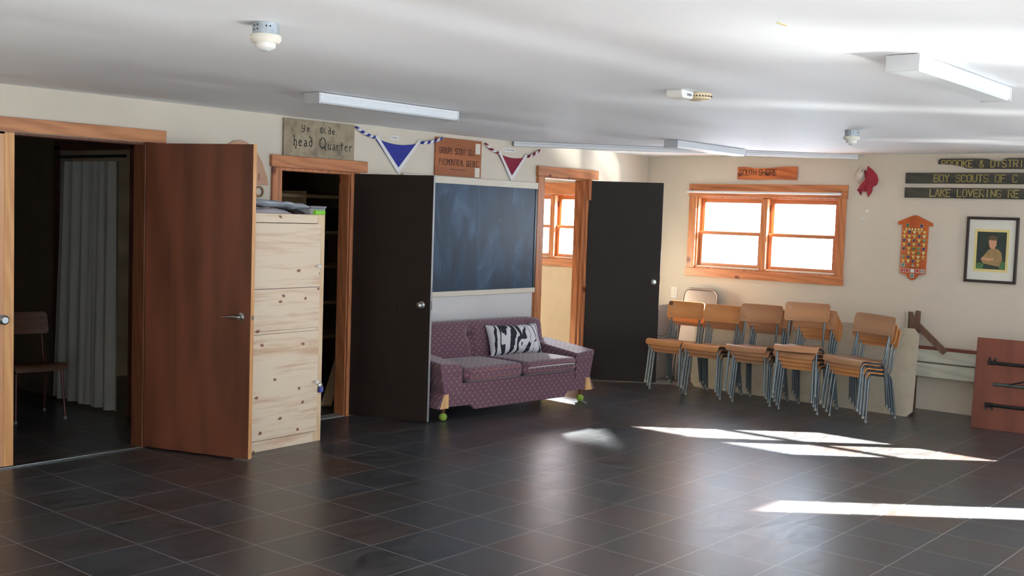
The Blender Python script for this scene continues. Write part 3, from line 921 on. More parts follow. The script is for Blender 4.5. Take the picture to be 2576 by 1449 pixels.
# ------------------------------------------------------------------ lettering
STROKES = {
    'A': [[(0, 0), (0.3, 1.6), (1.6, 6), (2.4, 6), (3.7, 1.6), (4, 0)], [(0.5, 2), (3.5, 2)]],
    'B': [[(0, 0), (0, 6), (3, 6), (4, 5.2), (4, 4), (3.2, 3.1), (0, 3.1)], [(3.2, 3.1), (4, 2.2), (4, 0.8), (3, 0), (0, 0)]],
    'C': [[(4, 5), (3.2, 6), (0.8, 6), (0, 5), (0, 1), (0.8, 0), (3.2, 0), (4, 1)]],
    'D': [[(0, 0), (0, 6), (2.8, 6), (4, 4.8), (4, 1.2), (2.8, 0), (0, 0)]],
    'E': [[(4, 6), (0, 6), (0, 0), (4, 0)], [(0, 3.1), (3, 3.1)]],
    'F': [[(4, 6), (0, 6), (0, 0)], [(0, 3.1), (3, 3.1)]],
    'G': [[(4, 5), (3.2, 6), (0.8, 6), (0, 5), (0, 1), (0.8, 0), (3.2, 0), (4, 1), (4, 2.8), (2.4, 2.8)]],
    'H': [[(0, 0), (0, 6)], [(4, 0), (4, 6)], [(0, 3), (4, 3)]],
    'I': [[(2, 0), (2, 6)]],
    'J': [[(3.4, 6), (3.4, 1), (2.6, 0), (1, 0), (0.2, 1)]],
    'K': [[(0, 0), (0, 6)], [(4, 6), (0, 2.6)], [(1.3, 3.6), (4, 0)]],
    'L': [[(0, 6), (0, 0), (4, 0)]],
    'M': [[(0, 0), (0, 6), (2, 3), (4, 6), (4, 0)]],
    'N': [[(0, 0), (0, 6), (4, 0), (4, 6)]],
    'O': [[(0, 1), (0, 5), (0.9, 6), (3.1, 6), (4, 5), (4, 1), (3.1, 0), (0.9, 0), (0, 1)]],
    'P': [[(0, 0), (0, 6), (3, 6), (4, 5.2), (4, 3.8), (3, 3), (0, 3)]],
    'Q': [[(0, 1), (0, 5), (0.9, 6), (3.1, 6), (4, 5), (4, 1), (3.1, 0), (0.9, 0), (0, 1)], [(2.4, 1.8), (4.2, -0.4)]],
    'R': [[(0, 0), (0, 6), (3, 6), (4, 5.2), (4, 3.8), (3, 3), (0, 3)], [(2, 3), (4, 0)]],
    'S': [[(4, 5.2), (3.2, 6), (0.8, 6), (0, 5.2), (0, 3.9), (0.8, 3.1), (3.2, 2.9), (4, 2.1), (4, 0.8), (3.2, 0), (0.8, 0), (0, 0.8)]],
    'T': [[(0, 6), (4, 6)], [(2, 6), (2, 0)]],
    'U': [[(0, 6), (0, 1), (0.9, 0), (3.1, 0), (4, 1), (4, 6)]],
    'V': [[(0, 6), (2, 0), (4, 6)]],
    'Y': [[(0, 6), (2, 3), (4, 6)], [(2, 3), (2, 0)]],
    '&': [[(4, 0), (0.8, 4.4), (0.8, 5.4), (1.6, 6), (2.4, 5.6), (2.6, 4.8), (0, 2), (0, 0.8), (0.9, 0), (2.4, 0), (4, 2.2)]],
    # blackletter style small letters
    'y_': [[(0, 6), (0.2, 3), (1.2, 2), (2.6, 2.6)], [(3, 6.2), (2.8, 2), (2.4, 0.2), (1, -1), (-0.6, -0.6)]],
    'e_': [[(0.2, 2.2), (2.4, 2.6), (2.2, 3.6), (1.2, 4), (0.1, 3), (0.1, 1), (1, 0), (2.6, 0.5)]],
    'l_': [[(0.6, 6.2), (0.6, 0.5), (1.4, 0)]],
    'd_': [[(0.6, 7), (2.6, 5.2), (2.8, 1.2), (1.7, 0), (0.3, 1), (0.3, 2.8), (1.3, 4), (2.7, 3.6)]],
    'h_': [[(-0.5, 7), (0.3, 6.4), (0.3, 0), (0.9, 0.1)], [(0.3, 3), (1.5, 4), (2.5, 3.2), (2.5, 0.6), (1.7, -1.6), (2.2, -2)]],
    'a_': [[(0.5, 3.8), (1.8, 4), (2.4, 3.2), (2.5, 0.4), (3, 0)], [(2.4, 2.3), (0.9, 2), (0.3, 1), (0.9, 0), (2.2, 0.6)]],
    'o_': [[(0.2, 1.6), (0.2, 4.6), (1.8, 6), (3.6, 4.6), (3.6, 1.6), (1.9, 0), (0.2, 1.6)], [(1.7, 4.6), (1.8, 2)]],
    'q_': [[(1.6, 6.4), (0.2, 4.6), (0.2, 1.6), (1.6, 0.2), (3.4, 0.6), (3.9, 2), (3.9, 4.6), (2.6, 6.4)], [(3.2, 0.8), (4.2, -0.8)]],
    'u_': [[(0, 4), (0.4, 3.4), (0.4, 0.8), (1.2, 0), (2.4, 0.8)], [(2.4, 4), (2.4, 0.4), (3, 0)]],
    'r_': [[(0, 3.8), (0.6, 3.2), (0.6, 0)], [(0.6, 3), (1.6, 3.8), (2.6, 3.4)]],
    't_': [[(1, 6), (1, 0.8), (1.8, 0)], [(-0.2, 4.2), (2.4, 4.2)]],
}


def strokes(mb, glyphs, fn, u0, v0, h, adv, wd, d0, d1, mi=0, slope=0.0, gwid=None):
    # glyph strokes as flat bars in the (u, v) plane, thickness d0..d1 along the normal
    u = u0
    k = h / 6.0
    gw = gwid or k * 0.9
    for gch in glyphs:
        if gch != ' ':
            for pl in STROKES[gch]:
                for (a, b), (c, d) in zip(pl, pl[1:]):
                    p = Vector((u + a * gw, v0 + b * k + slope * (u - u0)))
                    q = Vector((u + c * gw, v0 + d * k + slope * (u - u0)))
                    t = (q - p).normalized()
                    n = Vector((-t.y, t.x)) * wd / 2
                    p, q = p - t * wd * 0.4, q + t * wd * 0.4
                    mb.prism([p + n, p - n, q - n, q + n], fn, d0, d1, mi)
        u += adv
    return mb


def text_mesh(name, body, size, mat, parent, M4):
    cu = bpy.data.curves.new(name, 'FONT')
    cu.body = body
    cu.size = size
    cu.extrude = 0.0003
    to = bpy.data.objects.new(name, cu)
    COL.objects.link(to)
    dg = bpy.context.evaluated_depsgraph_get()
    me = bpy.data.meshes.new_from_object(to.evaluated_get(dg))
    bpy.data.objects.remove(to)
    me.materials.clear()
    me.materials.append(mat)
    o = bpy.data.objects.new(name, me)
    COL.objects.link(o)
    o.parent = parent
    o.matrix_local = M4
    return o


LW = lambda u, v, d: Vector((d, u, v))             # left wall: u along +y, normal +x
BW = lambda u, v, d: Vector((u, -d, v))            # back wall: u along +x, normal -y
ML = Matrix(((0, 0, 1, 0), (1, 0, 0, 0), (0, 1, 0, 0), (0, 0, 0, 1)))
MBW = Matrix(((1, 0, 0, 0), (0, 0, -1, 0), (0, 1, 0, 0), (0, 0, 0, 1)))


def at(base, x, y, z):
    return Matrix.Translation((x, y, z)) @ base


# sign resting on the storeroom head board
r_ = thing('wooden_sign', 'weathered grey sign reading Ye Olde head Quarter above the storeroom doorway', 'sign', (0, -5.1, 2.098))
bx((0.002, 0, 0), (0.02, 0.716, 0.286)).build('board', M['sign_old'], r_, 0.002)
t = MB()
strokes(t, ['y_', 'e_'], LW, 0.175, 0.198, 0.044, 0.05, 0.006, 0.02, 0.0208, gwid=0.0085)
strokes(t, ['o_', 'l_', 'd_', 'e_'], LW, 0.355, 0.194, 0.046, 0.042, 0.006, 0.02, 0.0208, gwid=0.0085)
strokes(t, ['h_', 'e_', 'a_', 'd_'], LW, 0.095, 0.082, 0.066, 0.05, 0.0075, 0.02, 0.0208, gwid=0.0105)
strokes(t, ['q_'], LW, 0.352, 0.076, 0.078, 0.05, 0.0085, 0.02, 0.0208, gwid=0.0155)
strokes(t, ['u_', 'a_', 'r_', 't_', 'e_', 'r_'], LW, 0.44, 0.072, 0.062, 0.044, 0.006, 0.02, 0.0208, gwid=0.0098)
t.build('lettering', M['ink'], r_)
# brown sign on the blackboard head
r_ = thing('wooden_sign', 'brown sign with burnt French scout lettering above the blackboard', 'sign', (0, -3.43, 2.03))
bx((0.002, 0, 0), (0.016, 0.61, 0.335)).build('board', M['sign_brown'], r_, 0.002)
t = MB()
strokes(t, 'GROUPE SCOUT SDJ', LW, 0.05, 0.198, 0.05, 0.0292, 0.0055, 0.016, 0.0168, gwid=0.0052)
strokes(t, 'PIEDMONTREAL QUEBEC', LW, 0.05, 0.098, 0.05, 0.0275, 0.0055, 0.016, 0.0168, gwid=0.005)
t.prism([(0.19, 0.058), (0.41, 0.058), (0.41, 0.063), (0.19, 0.063)], LW, 0.016, 0.0168)
t.build('lettering', M['burn'], r_)
for v0, v1 in ((0.215, 0.31), (0.004, 0.09)):
    bx((0.016, 0.525, v0), (0.0172, 0.59, v1)).build('paper_patch', M['cream'], r_)


# pennant neckerchiefs
def neckerchief(name, pts, mat, label, nstr):
    (yl, zl), (ul, zul), (mid, zm), (ur, zur), (yr, zr), (ty, tz) = pts
    r_ = thing(name, label, 'pennant', (0, ty, tz))
    ox = lambda u, v, d: Vector((d, u - ty, v - tz))

    def top(t_):
        a = (1 - t_) ** 2
        b = 2 * t_ * (1 - t_)
        c_ = t_ ** 2
        cz = 2 * zm - 0.5 * (zul + zur)
        return (a * ul + b * mid + c_ * ur, a * zul + b * cz + c_ * zur)

    def surf(u, v, d):
        p = top(u)
        q = (ty + (u - 0.5) * 0.004, tz)
        y, z = p[0] + (q[0] - p[0]) * v, p[1] + (q[1] - p[1]) * v
        return ox(y, z, 0.006 + d + 0.004 * math.sin(u * 9 + v * 3))
    MB().shell(surf, 14, 12, 0.003).build('cloth', mat, r_)
    e = MB()
    wd = 0.026
    for (a, b), sg in (((ul, zul), 1), ((ur, zur), -1)):
        L_ = math.hypot(a - ty, b - tz)
        nx, nz = (b - tz) / L_ * sg, -(a - ty) / L_ * sg
        p0, p1 = (a, b + 0.01), (ty, tz - 0.012)
        e.prism([p0, p1, (p1[0] + nx * wd * 0.9, p1[1] + nz * wd + 0.015), (p0[0] + nx * wd, p0[1] + nz * wd)], ox, 0.008, 0.0155 + 0.0008 * sg)
    e.build('border', M['white_cloth'], r_)
    # rolled tails with spiral stripe
    for (a, b), (c_, d_) in (((yl, zl), (ul, zul)), ((ur, zur), (yr, zr))):
        mb = MB()
        N = 24
        sag = 0.012
        P = []
        for i in range(N + 1):
            t_ = i / N
            P.append(ox(a + (c_ - a) * t_, b + (d_ - b) * t_ - sag * math.sin(math.pi * t_), 0.018))
        rr_ = [0.013 if 1 < i < N - 1 else 0.009 for i in range(N + 1)]
        seg = 12
        o0 = len(mb.f)
        mb.tube(P, rr_, seg)
        for i in range(N):
            for k in range(seg):
                ph = (i * nstr / N + k / seg) % 1.0
                mb.mi[o0 + i * seg + k] = 0 if ph < 0.5 else 1
        mb.build('rolled_tail', [mat, M['white_cloth']], r_)
    return r_


neckerchief('pennant', [(-4.37, 2.372), (-4.15, 2.302), (-3.874, 2.263), (-3.613, 2.297), (-3.345, 2.36), (-3.875, 2.03)], M['navy'],
            'navy blue pennant with white border hanging between the two wooden signs', 3.4)
neckerchief('pennant', [(-2.776, 2.352), (-2.58, 2.274), (-2.346, 2.242), (-2.149, 2.267), (-1.965, 2.345), (-2.375, 2.032)], M['maroon'],
            'maroon pennant with white border above the right end of the blackboard', 2.4)
for (y0, z0, y1, z1, txt, lab) in ((-3.962, 2.303, -3.868, 2.333, '1st Bury', 'small white label above the navy blue pennant'),
                                   (-2.49, 2.299, -2.316, 2.331, '1st North Hatley', 'small white label above the maroon pennant')):
    r_ = thing('paper_label', lab, 'label', (0, y0, z0))
    bx((0.0005, 0, 0), (0.0015, y1 - y0, z1 - z0)).build('card', M['paper'], r_)
    text_mesh('lettering', txt, (y1 - y0) * (0.24 if len(txt) < 10 else 0.13), M['ink'], r_, at(ML, 0.0018, 0.006, 0.010))

# blackboard, panel under it
r_ = thing('blackboard', 'large chalky blue black blackboard with cream frame above the sofa', 'blackboard', (0, -3.82, 0.95))
BL = 1.845
bx((0.002, 0.03, 0.045), (0.014, BL - 0.03, 1.02)).build('slate', M['slate'], r_)
m = MB()
m.box((0.001, 0, 1.012), (0.024, BL, 1.074))
m.box((0.001, 0, 0.0), (0.024, BL, 0.046))
m.box((0.001, 0, 0.046), (0.02, 0.03, 1.012))
m.build('frame', M['cream'], r_, 0.003)
bx((0.001, BL - 0.03, 0.046), (0.02, BL, 1.012)).build('side_strip', M['frame'], r_, 0.002)
tag(bx((0.001, -3.82, 0.0), (0.008, -2.0, 0.948)).build('wall_panel', M['white_panel']), 'plain grey white panel on the wall under the blackboard', 'panel')
tag(bx((0.0, -1.985, 0.0), (0.012, -1.975, 2.094)).build('trim_12', M['oldtrim_y']), 'thin dark wood strip beside the side room casing', 'trim')['kind'] = 'structure'

# arched plaque with ring on the wall behind the open door
r_ = thing('arched_plaque', 'pinkish wooden arched plaque half hidden behind the open red brown door', 'plaque', (0, -5.495, 1.862))
arch = [(-0.26, 0.0), (0.26, 0.0), (0.25, 0.05), (0.2, 0.17), (0.13, 0.27), (0.05, 0.315), (0, 0.322), (-0.05, 0.315), (-0.13, 0.27), (-0.2, 0.17), (-0.25, 0.05)]
MB().prism(arch, LW, 0.001, 0.02).build('board', M['plaque'], r_, 0.004)
ring = MB().tube([(0.012, 0.18 + 0.036 * math.cos(a), -0.05 + 0.036 * math.sin(a)) for a in [2 * math.pi * k / 24 for k in range(24)]], 0.007, 10, close=True)
ring.build('ring', M['brass'], r_)
bx((0.02, 0.165, 0.035), (0.021, 0.171, 0.085)).build('slot_mark', M['burn'], r_)

# ------------------------------------------------------------------ pine cabinet
r_ = thing('pine_cabinet', 'tall knotty pine cabinet with plank doors between the two left doorways', 'cabinet', (0.66, -5.985, 0), (0, 0, R(3.0)))
CW, CD, CH = 0.80, 0.52, 1.655


def cabx(a, b):                                     # local: u along y, depth behind the face along -x
    return (-b[0], a[1], a[2]), (-a[0], b[1], b[2])


m = MB()
m.box((-CD, 0, 0), (-0.02, 0.02, CH))
m.box((-CD, CW - 0.02, 0), (-0.02, CW, CH))
m.box((-CD, 0.02, CH - 0.02), (-0.02, CW - 0.02, CH))
m.box((-CD, 0.02, 0.04), (-0.02, CW - 0.02, 0.06))
m.box((-CD, 0.02, 0.06), (-CD + 0.01, CW - 0.02, CH - 0.02))
m.build('carcass', M['pine_z'], r_)
bx((-0.02, CW - 0.072, 0), (0.0, CW, CH)).build('stile', M['pine_z'], r_, 0.002)
bx((-0.02, 0.0, 0.05), (0.0, 0.06, CH)).build('stile', M['pine_z'], r_, 0.002)
bx((-0.02, 0.06, CH - 0.062), (0.0, CW - 0.072, CH)).build('top_rail', M['pine'], r_, 0.002)
bx((-0.02, 0.0, 0.0), (0.0, CW - 0.072, 0.075)).build('bottom_rail', M['pine'], r_, 0.002)
kn = lambda z, par: MB().lathe([(0.007, 0), (0.007, 0.02), (0.014, 0.026), (0.016, 0.034), (0.01, 0.042)], (0.012, CW - 0.085, z), 16, 0,
                              Matrix.Rotation(R(90), 4, 'Y')).build('knob', M['white_knob'], par)
dr = bx((-0.012, 0.062, 0.842), (0.012, CW - 0.05, CH - 0.066)).build('door', M['pine'], r_, 0.003)
kn(1.284, dr)
bx((0.012, 0.062, 1.132), (0.0125, CW - 0.052, 1.136)).build('plank_gap', M['burn'], dr)
dl = bx((-0.012, 0.062, 0.08), (0.012, CW - 0.05, 0.818)).build('door', M['pine'], r_, 0.003)
kn(0.446, dl)
bx((-0.012, 0.062, 0.82), (0.004, CW - 0.072, 0.84)).build('middle_rail', M['pine'], r_)
pk = MB()
pk.box((0.012, CW - 0.045, 0.36), (0.028, CW - 0.005, 0.402))
o = pk.build('padlock_body', M['brass_lock'], r_, 0.004)
o['label'] = 'blue padlock hanging on the cabinet hasp'
MB().tube([(0.02, CW - 0.037, 0.40), (0.02, CW - 0.037, 0.422), (0.02, CW - 0.031, 0.431), (0.02, CW - 0.019, 0.431), (0.02, CW - 0.013, 0.422), (0.02, CW - 0.013, 0.40)], 0.0028, 8).build('shackle', M['chrome'], o)
bx((0.0, CW - 0.05, 0.41), (0.022, CW - 0.02, 0.424)).build('hasp', M['chrome'], r_)
# things on top of the cabinet
TOPZ = 1.656


def lump(name, mat, label, cat, x0, x1, y0, y1, z0, hgt, seed, tip=0.3):
    rnd = random.Random(seed)
    ph = [rnd.uniform(0, 6.28) for _ in range(6)]

    def f(u, v, d):
        x = x0 + (x1 - x0) * u
        y = y0 + (y1 - y0) * v
        e = (1 - (2 * u - 1) ** 6) * (1 - (2 * v - 1) ** 8)
        taper = 1 - (1 - tip) * v ** 1.6
        z = z0 + 0.004 + hgt * taper * e * (0.86 + 0.08 * math.sin(7 * u + ph[0]) + 0.06 * math.sin(11 * v + 5 * u + ph[1]) + 0.04 * math.sin(23 * v - 13 * u + ph[2]))
        return Vector((x, y, z if d == 0 else z0))
    return tag(MB().shell(f, 22, 30, 1).build(name, mat), label, cat)


lump('fabric_bundle', M['lilac'], 'pale lilac folded cloth under the plastic sheet on the pine cabinet', 'cloth', 0.36, 0.6, -5.84, -5.48, TOPZ, 0.036, 3, 0.9)
lump('fabric_bundle', M['darkcloth'], 'dark brown crumpled cloth on the pine cabinet', 'cloth', 0.44, 0.62, -5.46, -5.37, TOPZ, 0.032, 5, 0.7)
# grey blue sheet drooping over the cloths
rnd = random.Random(11)


def sheet(u, v, d):
    x = 0.26 + 0.40 * u
    y = -5.9 + 0.53 * v
    z = 1.762 - 0.030 * v - 0.014 * v ** 4 + 0.007 * math.sin(6 * u + 2 * v) * (0.4 + v) + 0.004 * math.sin(29 * v + 7 * u) * v + 0.003 * math.sin(61 * v - 23 * u)
    if d:
        z -= 0.044 - 0.012 * v + 0.005 * math.sin(13 * v + 3 * u)
    e = (2 * u - 1) ** 8
    z = z - (0.020 * e if d == 0 else -0.018 * e)
    return Vector((x, y, z))


tag(MB().shell(sheet, 26, 34, 1).build('plastic_sheet', M['tarp']), 'crumpled grey blue plastic sheet heaped on the pine cabinet', 'plastic sheet')
r_ = thing('storage_tub', 'small clear plastic tub with grey lid on the pine cabinet', 'tub', (0.56, -5.275, TOPZ), (0, 0, R(6)))
MB().loft([(-0.07, -0.07, 0), (0.07, -0.07, 0), (0.07, 0.07, 0), (-0.07, 0.07, 0)], [(-0.078, -0.078, 0.045), (0.078, -0.078, 0.045), (0.078, 0.078, 0.045), (-0.078, 0.078, 0.045)]).build('tub', M['clear'], r_, 0.008)
bx((-0.082, -0.082, 0.045), (0.082, 0.082, 0.062)).build('lid', M['grey_lid'], r_, 0.006)
tag(bx((-0.02, -0.045, 0), (0.02, 0.045, 0.03)).build('card_box', M['lime'], None, 0.001, loc=(0.645, -5.27, TOPZ)), 'lime green box at the front edge of the pine cabinet top', 'box')

# ------------------------------------------------------------------ cloakroom: curtain and chair; storeroom shelves
r_ = thing('doorway_curtain', 'off white curtain hanging in the unlit cloakroom', 'curtain', (-1.6, -5.77, 0))


def cur(u, v, d):
    x = -0.46 + 0.88 * u + (0.10 * (1 - u) * (v - 1) if v < 1 else 0)
    y = -0.012 + 0.028 * math.sin(u * 34 + 0.6 * v) + 0.012 * math.sin(u * 75)
    return Vector((x, y + d, 0.03 + (2.02 - 0.03) * v))


MB().shell(cur, 90, 10, 0.003).build('curtain_cloth', M['curtain'], r_)
MB().tube([(-0.56, 0, 2.06), (0.52, 0, 2.06)], 0.013, 10).build('curtain_pole', M['black'], r_)
r_ = thing('shelf_unit', 'rough wooden shelf unit in the dark storeroom', 'shelf', (-1.72, -3.6, 0))
for z in (0.46, 0.79, 1.135, 1.46, 1.80):
    bx((0, -1.6, z), (0.42, 1.2, z + 0.03)).build('shelf_board', M['shelf'], r_)
for y in (-1.6, -0.2, 1.16):
    bx((0, y, 0), (0.4, y + 0.04, 1.86)).build('upright', M['shelf'], r_)
for (y, z, hh, ww, dd, lab) in ((-0.02 - 3.6 + 0.1, 1.49, 0.22, 0.22, 0.3, 'dark box on the upper storeroom shelf'), (-3.75, 1.165, 0.24, 0.3, 0.3, 'dark crate on the second storeroom shelf'),
                                (-3.8, 0.82, 0.26, 0.34, 0.32, 'dark bin on the third storeroom shelf')):
    tag(bx((-1.66, y, z), (-1.66 + dd, y + ww, z + hh)).build('storage_box', M['darkcloth'], None, 0.006), lab, 'box')
v0, v1 = Vector((-0.42, -4.24, 0.0)), Vector((-1.2, -3.02, 1.28))
dv = (v1 - v0).normalized()
pk_ = MB()
nx_ = Vector((0.73, 0.68, 0)).normalized()
ny_ = dv.cross(nx_).normalized()
pk_.loft([v0 + nx_ * a + ny_ * b + Vector((0, 0, 0.012)) for a, b in ((-0.045, -0.014), (0.045, -0.014), (0.045, 0.014), (-0.045, 0.014))],
         [v1 + nx_ * a + ny_ * b for a, b in ((-0.045, -0.014), (0.045, -0.014), (0.045, 0.014), (-0.045, 0.014))])
tag(pk_.build('leaning_plank', wood('pale_bare_plank', lin(236, 214, 176), lin(220, 192, 150), 'z'), None, 0.002), 'bare plank leaning diagonally inside the storeroom doorway', 'plank')

# ------------------------------------------------------------------ sofa
SX, SY, SA = 0.72, -4.045, 85.2
sofa = thing('sofa', 'low mauve patterned two seat sofa under the blackboard', 'sofa', (SX, SY, 0), (0, 0, R(SA)))
SL = 1.90
F = lambda u, v, d: Vector((u, d, v))
sk = [(0.05, 0.122), (0.36, 0.116), (0.41, 0.074), (1.53, 0.074), (1.57, 0.118), (1.86, 0.124), (1.86, 0.305), (0.05, 0.305)]
MB().prism(sk, F, 0.0, 0.03).build('front_rail', M['sofa'], sofa, 0.006)
bx((0.06, 0.03, 0.13), (1.84, 0.6, 0.29)).build('base', M['sofa'], sofa, 0.006)
for mir in (0, 1):
    X = (lambda a: a) if not mir else (lambda a: SL + 0.01 - a)
    prof = [(0.0, 0.475), (0.012, 0.482), (0.235, 0.462), (0.25, 0.45), (0.25, 0.225), (0.055, 0.225)]
    prof2 = [(0.0, 0.535), (0.012, 0.542), (0.235, 0.53), (0.25, 0.52), (0.25, 0.225), (0.055, 0.225)]
    arm = MB().loft([F(X(u), v, -0.012) for u, v in prof], [F(X(u), v, 0.60) for u, v in prof2])
    ao = arm.build('arm', M['sofa'], sofa, 0.008)
    MB().tube([F(X(0.022), 0.402, -0.012), F(X(0.245), 0.39, -0.012)], 0.004, 8).build('seam', M['sofa_plain'], ao)
    bk = MB()
    bk.prism([(X(u), v) for u, v in ((0.055, 0.228), (0.105, 0.228), (0.105, 0.112), (0.012, 0.112))], F, -0.01, 0.02)
    bk.build('wood_bracket', M['barewood'], sofa)['label'] = 'bare wood corner bracket'
    fl_ = MB().prism([(X(u), v) for u, v in ((0.05, 0.24), (0.055, 0.228), (0.012, 0.112), (-0.022, 0.118))], F, -0.008, 0.25)
    fl_.build('corner_flare', M['sofa'], sofa)
    for yy_ in (0.055, 0.57):
        lx = X(0.105)
        lg = MB().tube([(lx, yy_, 0.15), (lx, yy_, 0.045)], [0.021, 0.013], 14).build('leg', M['sofaleg'], sofa)
        bl = MB()
        bl.lathe([(0.034 * math.sin(math.pi * i / 14) + 1e-4, -0.034 * math.cos(math.pi * i / 14)) for i in range(15)], (lx, yy_, 0.034), 24)
        bo = bl.build('tennis_ball', M['tennis'], lg)
        bo['label'] = 'green tennis ball under the sofa leg'


def cushion(x0, x1, nm):
    def f(u, v, d):
        # rounded box: parameter square mapped over a superellipse outline
        sx_, sy_ = 2 * u - 1, 2 * v - 1
        rim = max(abs(sx_), abs(sy_))
        k = 1 - max(0.0, (rim - 0.86) / 0.14) ** 2.2
        x = (x0 + x1) / 2 + (x1 - x0) / 2 * sx_
        y = 0.245 + 0.29 * sy_ - (0.012 * (1 - sx_ * sx_) if v < 0.5 else 0)
        c_ = max(0, abs(sx_) - 0.86) / 0.14
        e_ = max(0, abs(sy_) - 0.90) / 0.10
        pull = 0.022 * (c_ * e_)
        x -= math.copysign(pull, sx_)
        y -= math.copysign(pull, sy_)
        crown = 0.016 * (1 - sx_ ** 2) * (1 - sy_ ** 2)
        if d == 0:
            z = 0.400 + 0.032 * k + crown
        else:
            z = 0.352 - 0.040 * k + 0.02 * v
        return Vector((x, y, z))
    o = MB().shell(f, 40, 34, 1).build(nm, M['sofa'], sofa)
    for zz, dy in ((0.402, -0.049), (0.348, -0.047)):
        pts = []
        for i in range(25):
            s_ = -0.88 + 1.76 * i / 24
            c_ = max(0, abs(s_) - 0.86) / 0.14
            pts.append(((x0 + x1) / 2 + (x1 - x0) / 2 * s_, dy - 0.010 * (1 - s_ * s_) + 0.02 * c_, zz + (0.004 if zz > 0.37 else -0.004) * (1 - s_ * s_)))
        MB().tube(pts, 0.0045, 8).build('piping', M['piping'], o)
    return o


cushion(0.258, 0.945, 'seat_cushion')
co = cushion(0.958, 1.645, 'seat_cushion')
zp = [(0.99 + 0.60 * i / 16, -0.058 + 0.012 * (2 * i / 16 - 1) ** 2, 0.380 + 0.006 * math.sin(math.pi * i / 16)) for i in range(17)]
MB().tube(zp, 0.0065, 8).build('zipper', M['zip'], co)['label'] = 'pale zip along the cushion front'


def backf(u, v, d):
    x = 0.10 + 1.68 * u
    z = 0.28 + 0.465 * v
    edge = (1 - abs(2 * u - 1) ** 14)
    y = 0.485 + 0.085 * v
    th = 0.11 - 0.03 * v
    if d == 0:
        bul = 0.03 * (1 - abs(2 * v - 1) ** 4) * edge
        for bx_ in (0.10, 0.83, 1.56):
            bul -= 0.045 * math.exp(-(((x - bx_) / 0.045) ** 2 + ((z - 0.63) / 0.05) ** 2))
            bul -= 0.022 * math.exp(-((x - bx_) / 0.03) ** 2) * (1 if z < 0.63 else 0.2)
        y -= bul
        if v > 0.97:
            y += 0.018
    else:
        y += th
    z -= 0.03 * (abs(2 * u - 1) ** 16) * v
    return Vector((x, y, z))


bo = MB().shell(backf, 96, 26, 1).build('backrest', M['sofa'], sofa)
for bx_ in (0.83, 1.56):
    MB().lathe([(0.011, 0), (0.009, 0.005), (0.003, 0.007)], (bx_, 0.552, 0.63), 14, 0, Matrix.Rotation(R(90), 4, 'X')).build('button', M['sofa_plain'], bo)

# pillow, standing on the right seat cushion
pl_ = tag(MB().shell(lambda u, v, d: Vector((
    (u - 0.5) * 0.60 * (1 - 0.05 * math.sin(math.pi * v)),
    (-1 if d == 0 else 1) * 0.075 * (max(0, (1 - (2 * u - 1) ** 4) * (1 - (2 * v - 1) ** 4)) ** 0.6) - (0.002 if d == 0 else -0.002),
    (v - 0.5) * 0.29 * (1 - 0.10 * math.sin(math.pi * u)))), 36, 22, 1).build('throw_pillow', M['pillow']),
    'black and white agate print pillow leaning on the mauve sofa', 'pillow')
pl_.location = (0.395, -2.72, 0.567)
pl_.rotation_euler = (R(-20), 0, R(79))

# ------------------------------------------------------------------ stacking chairs


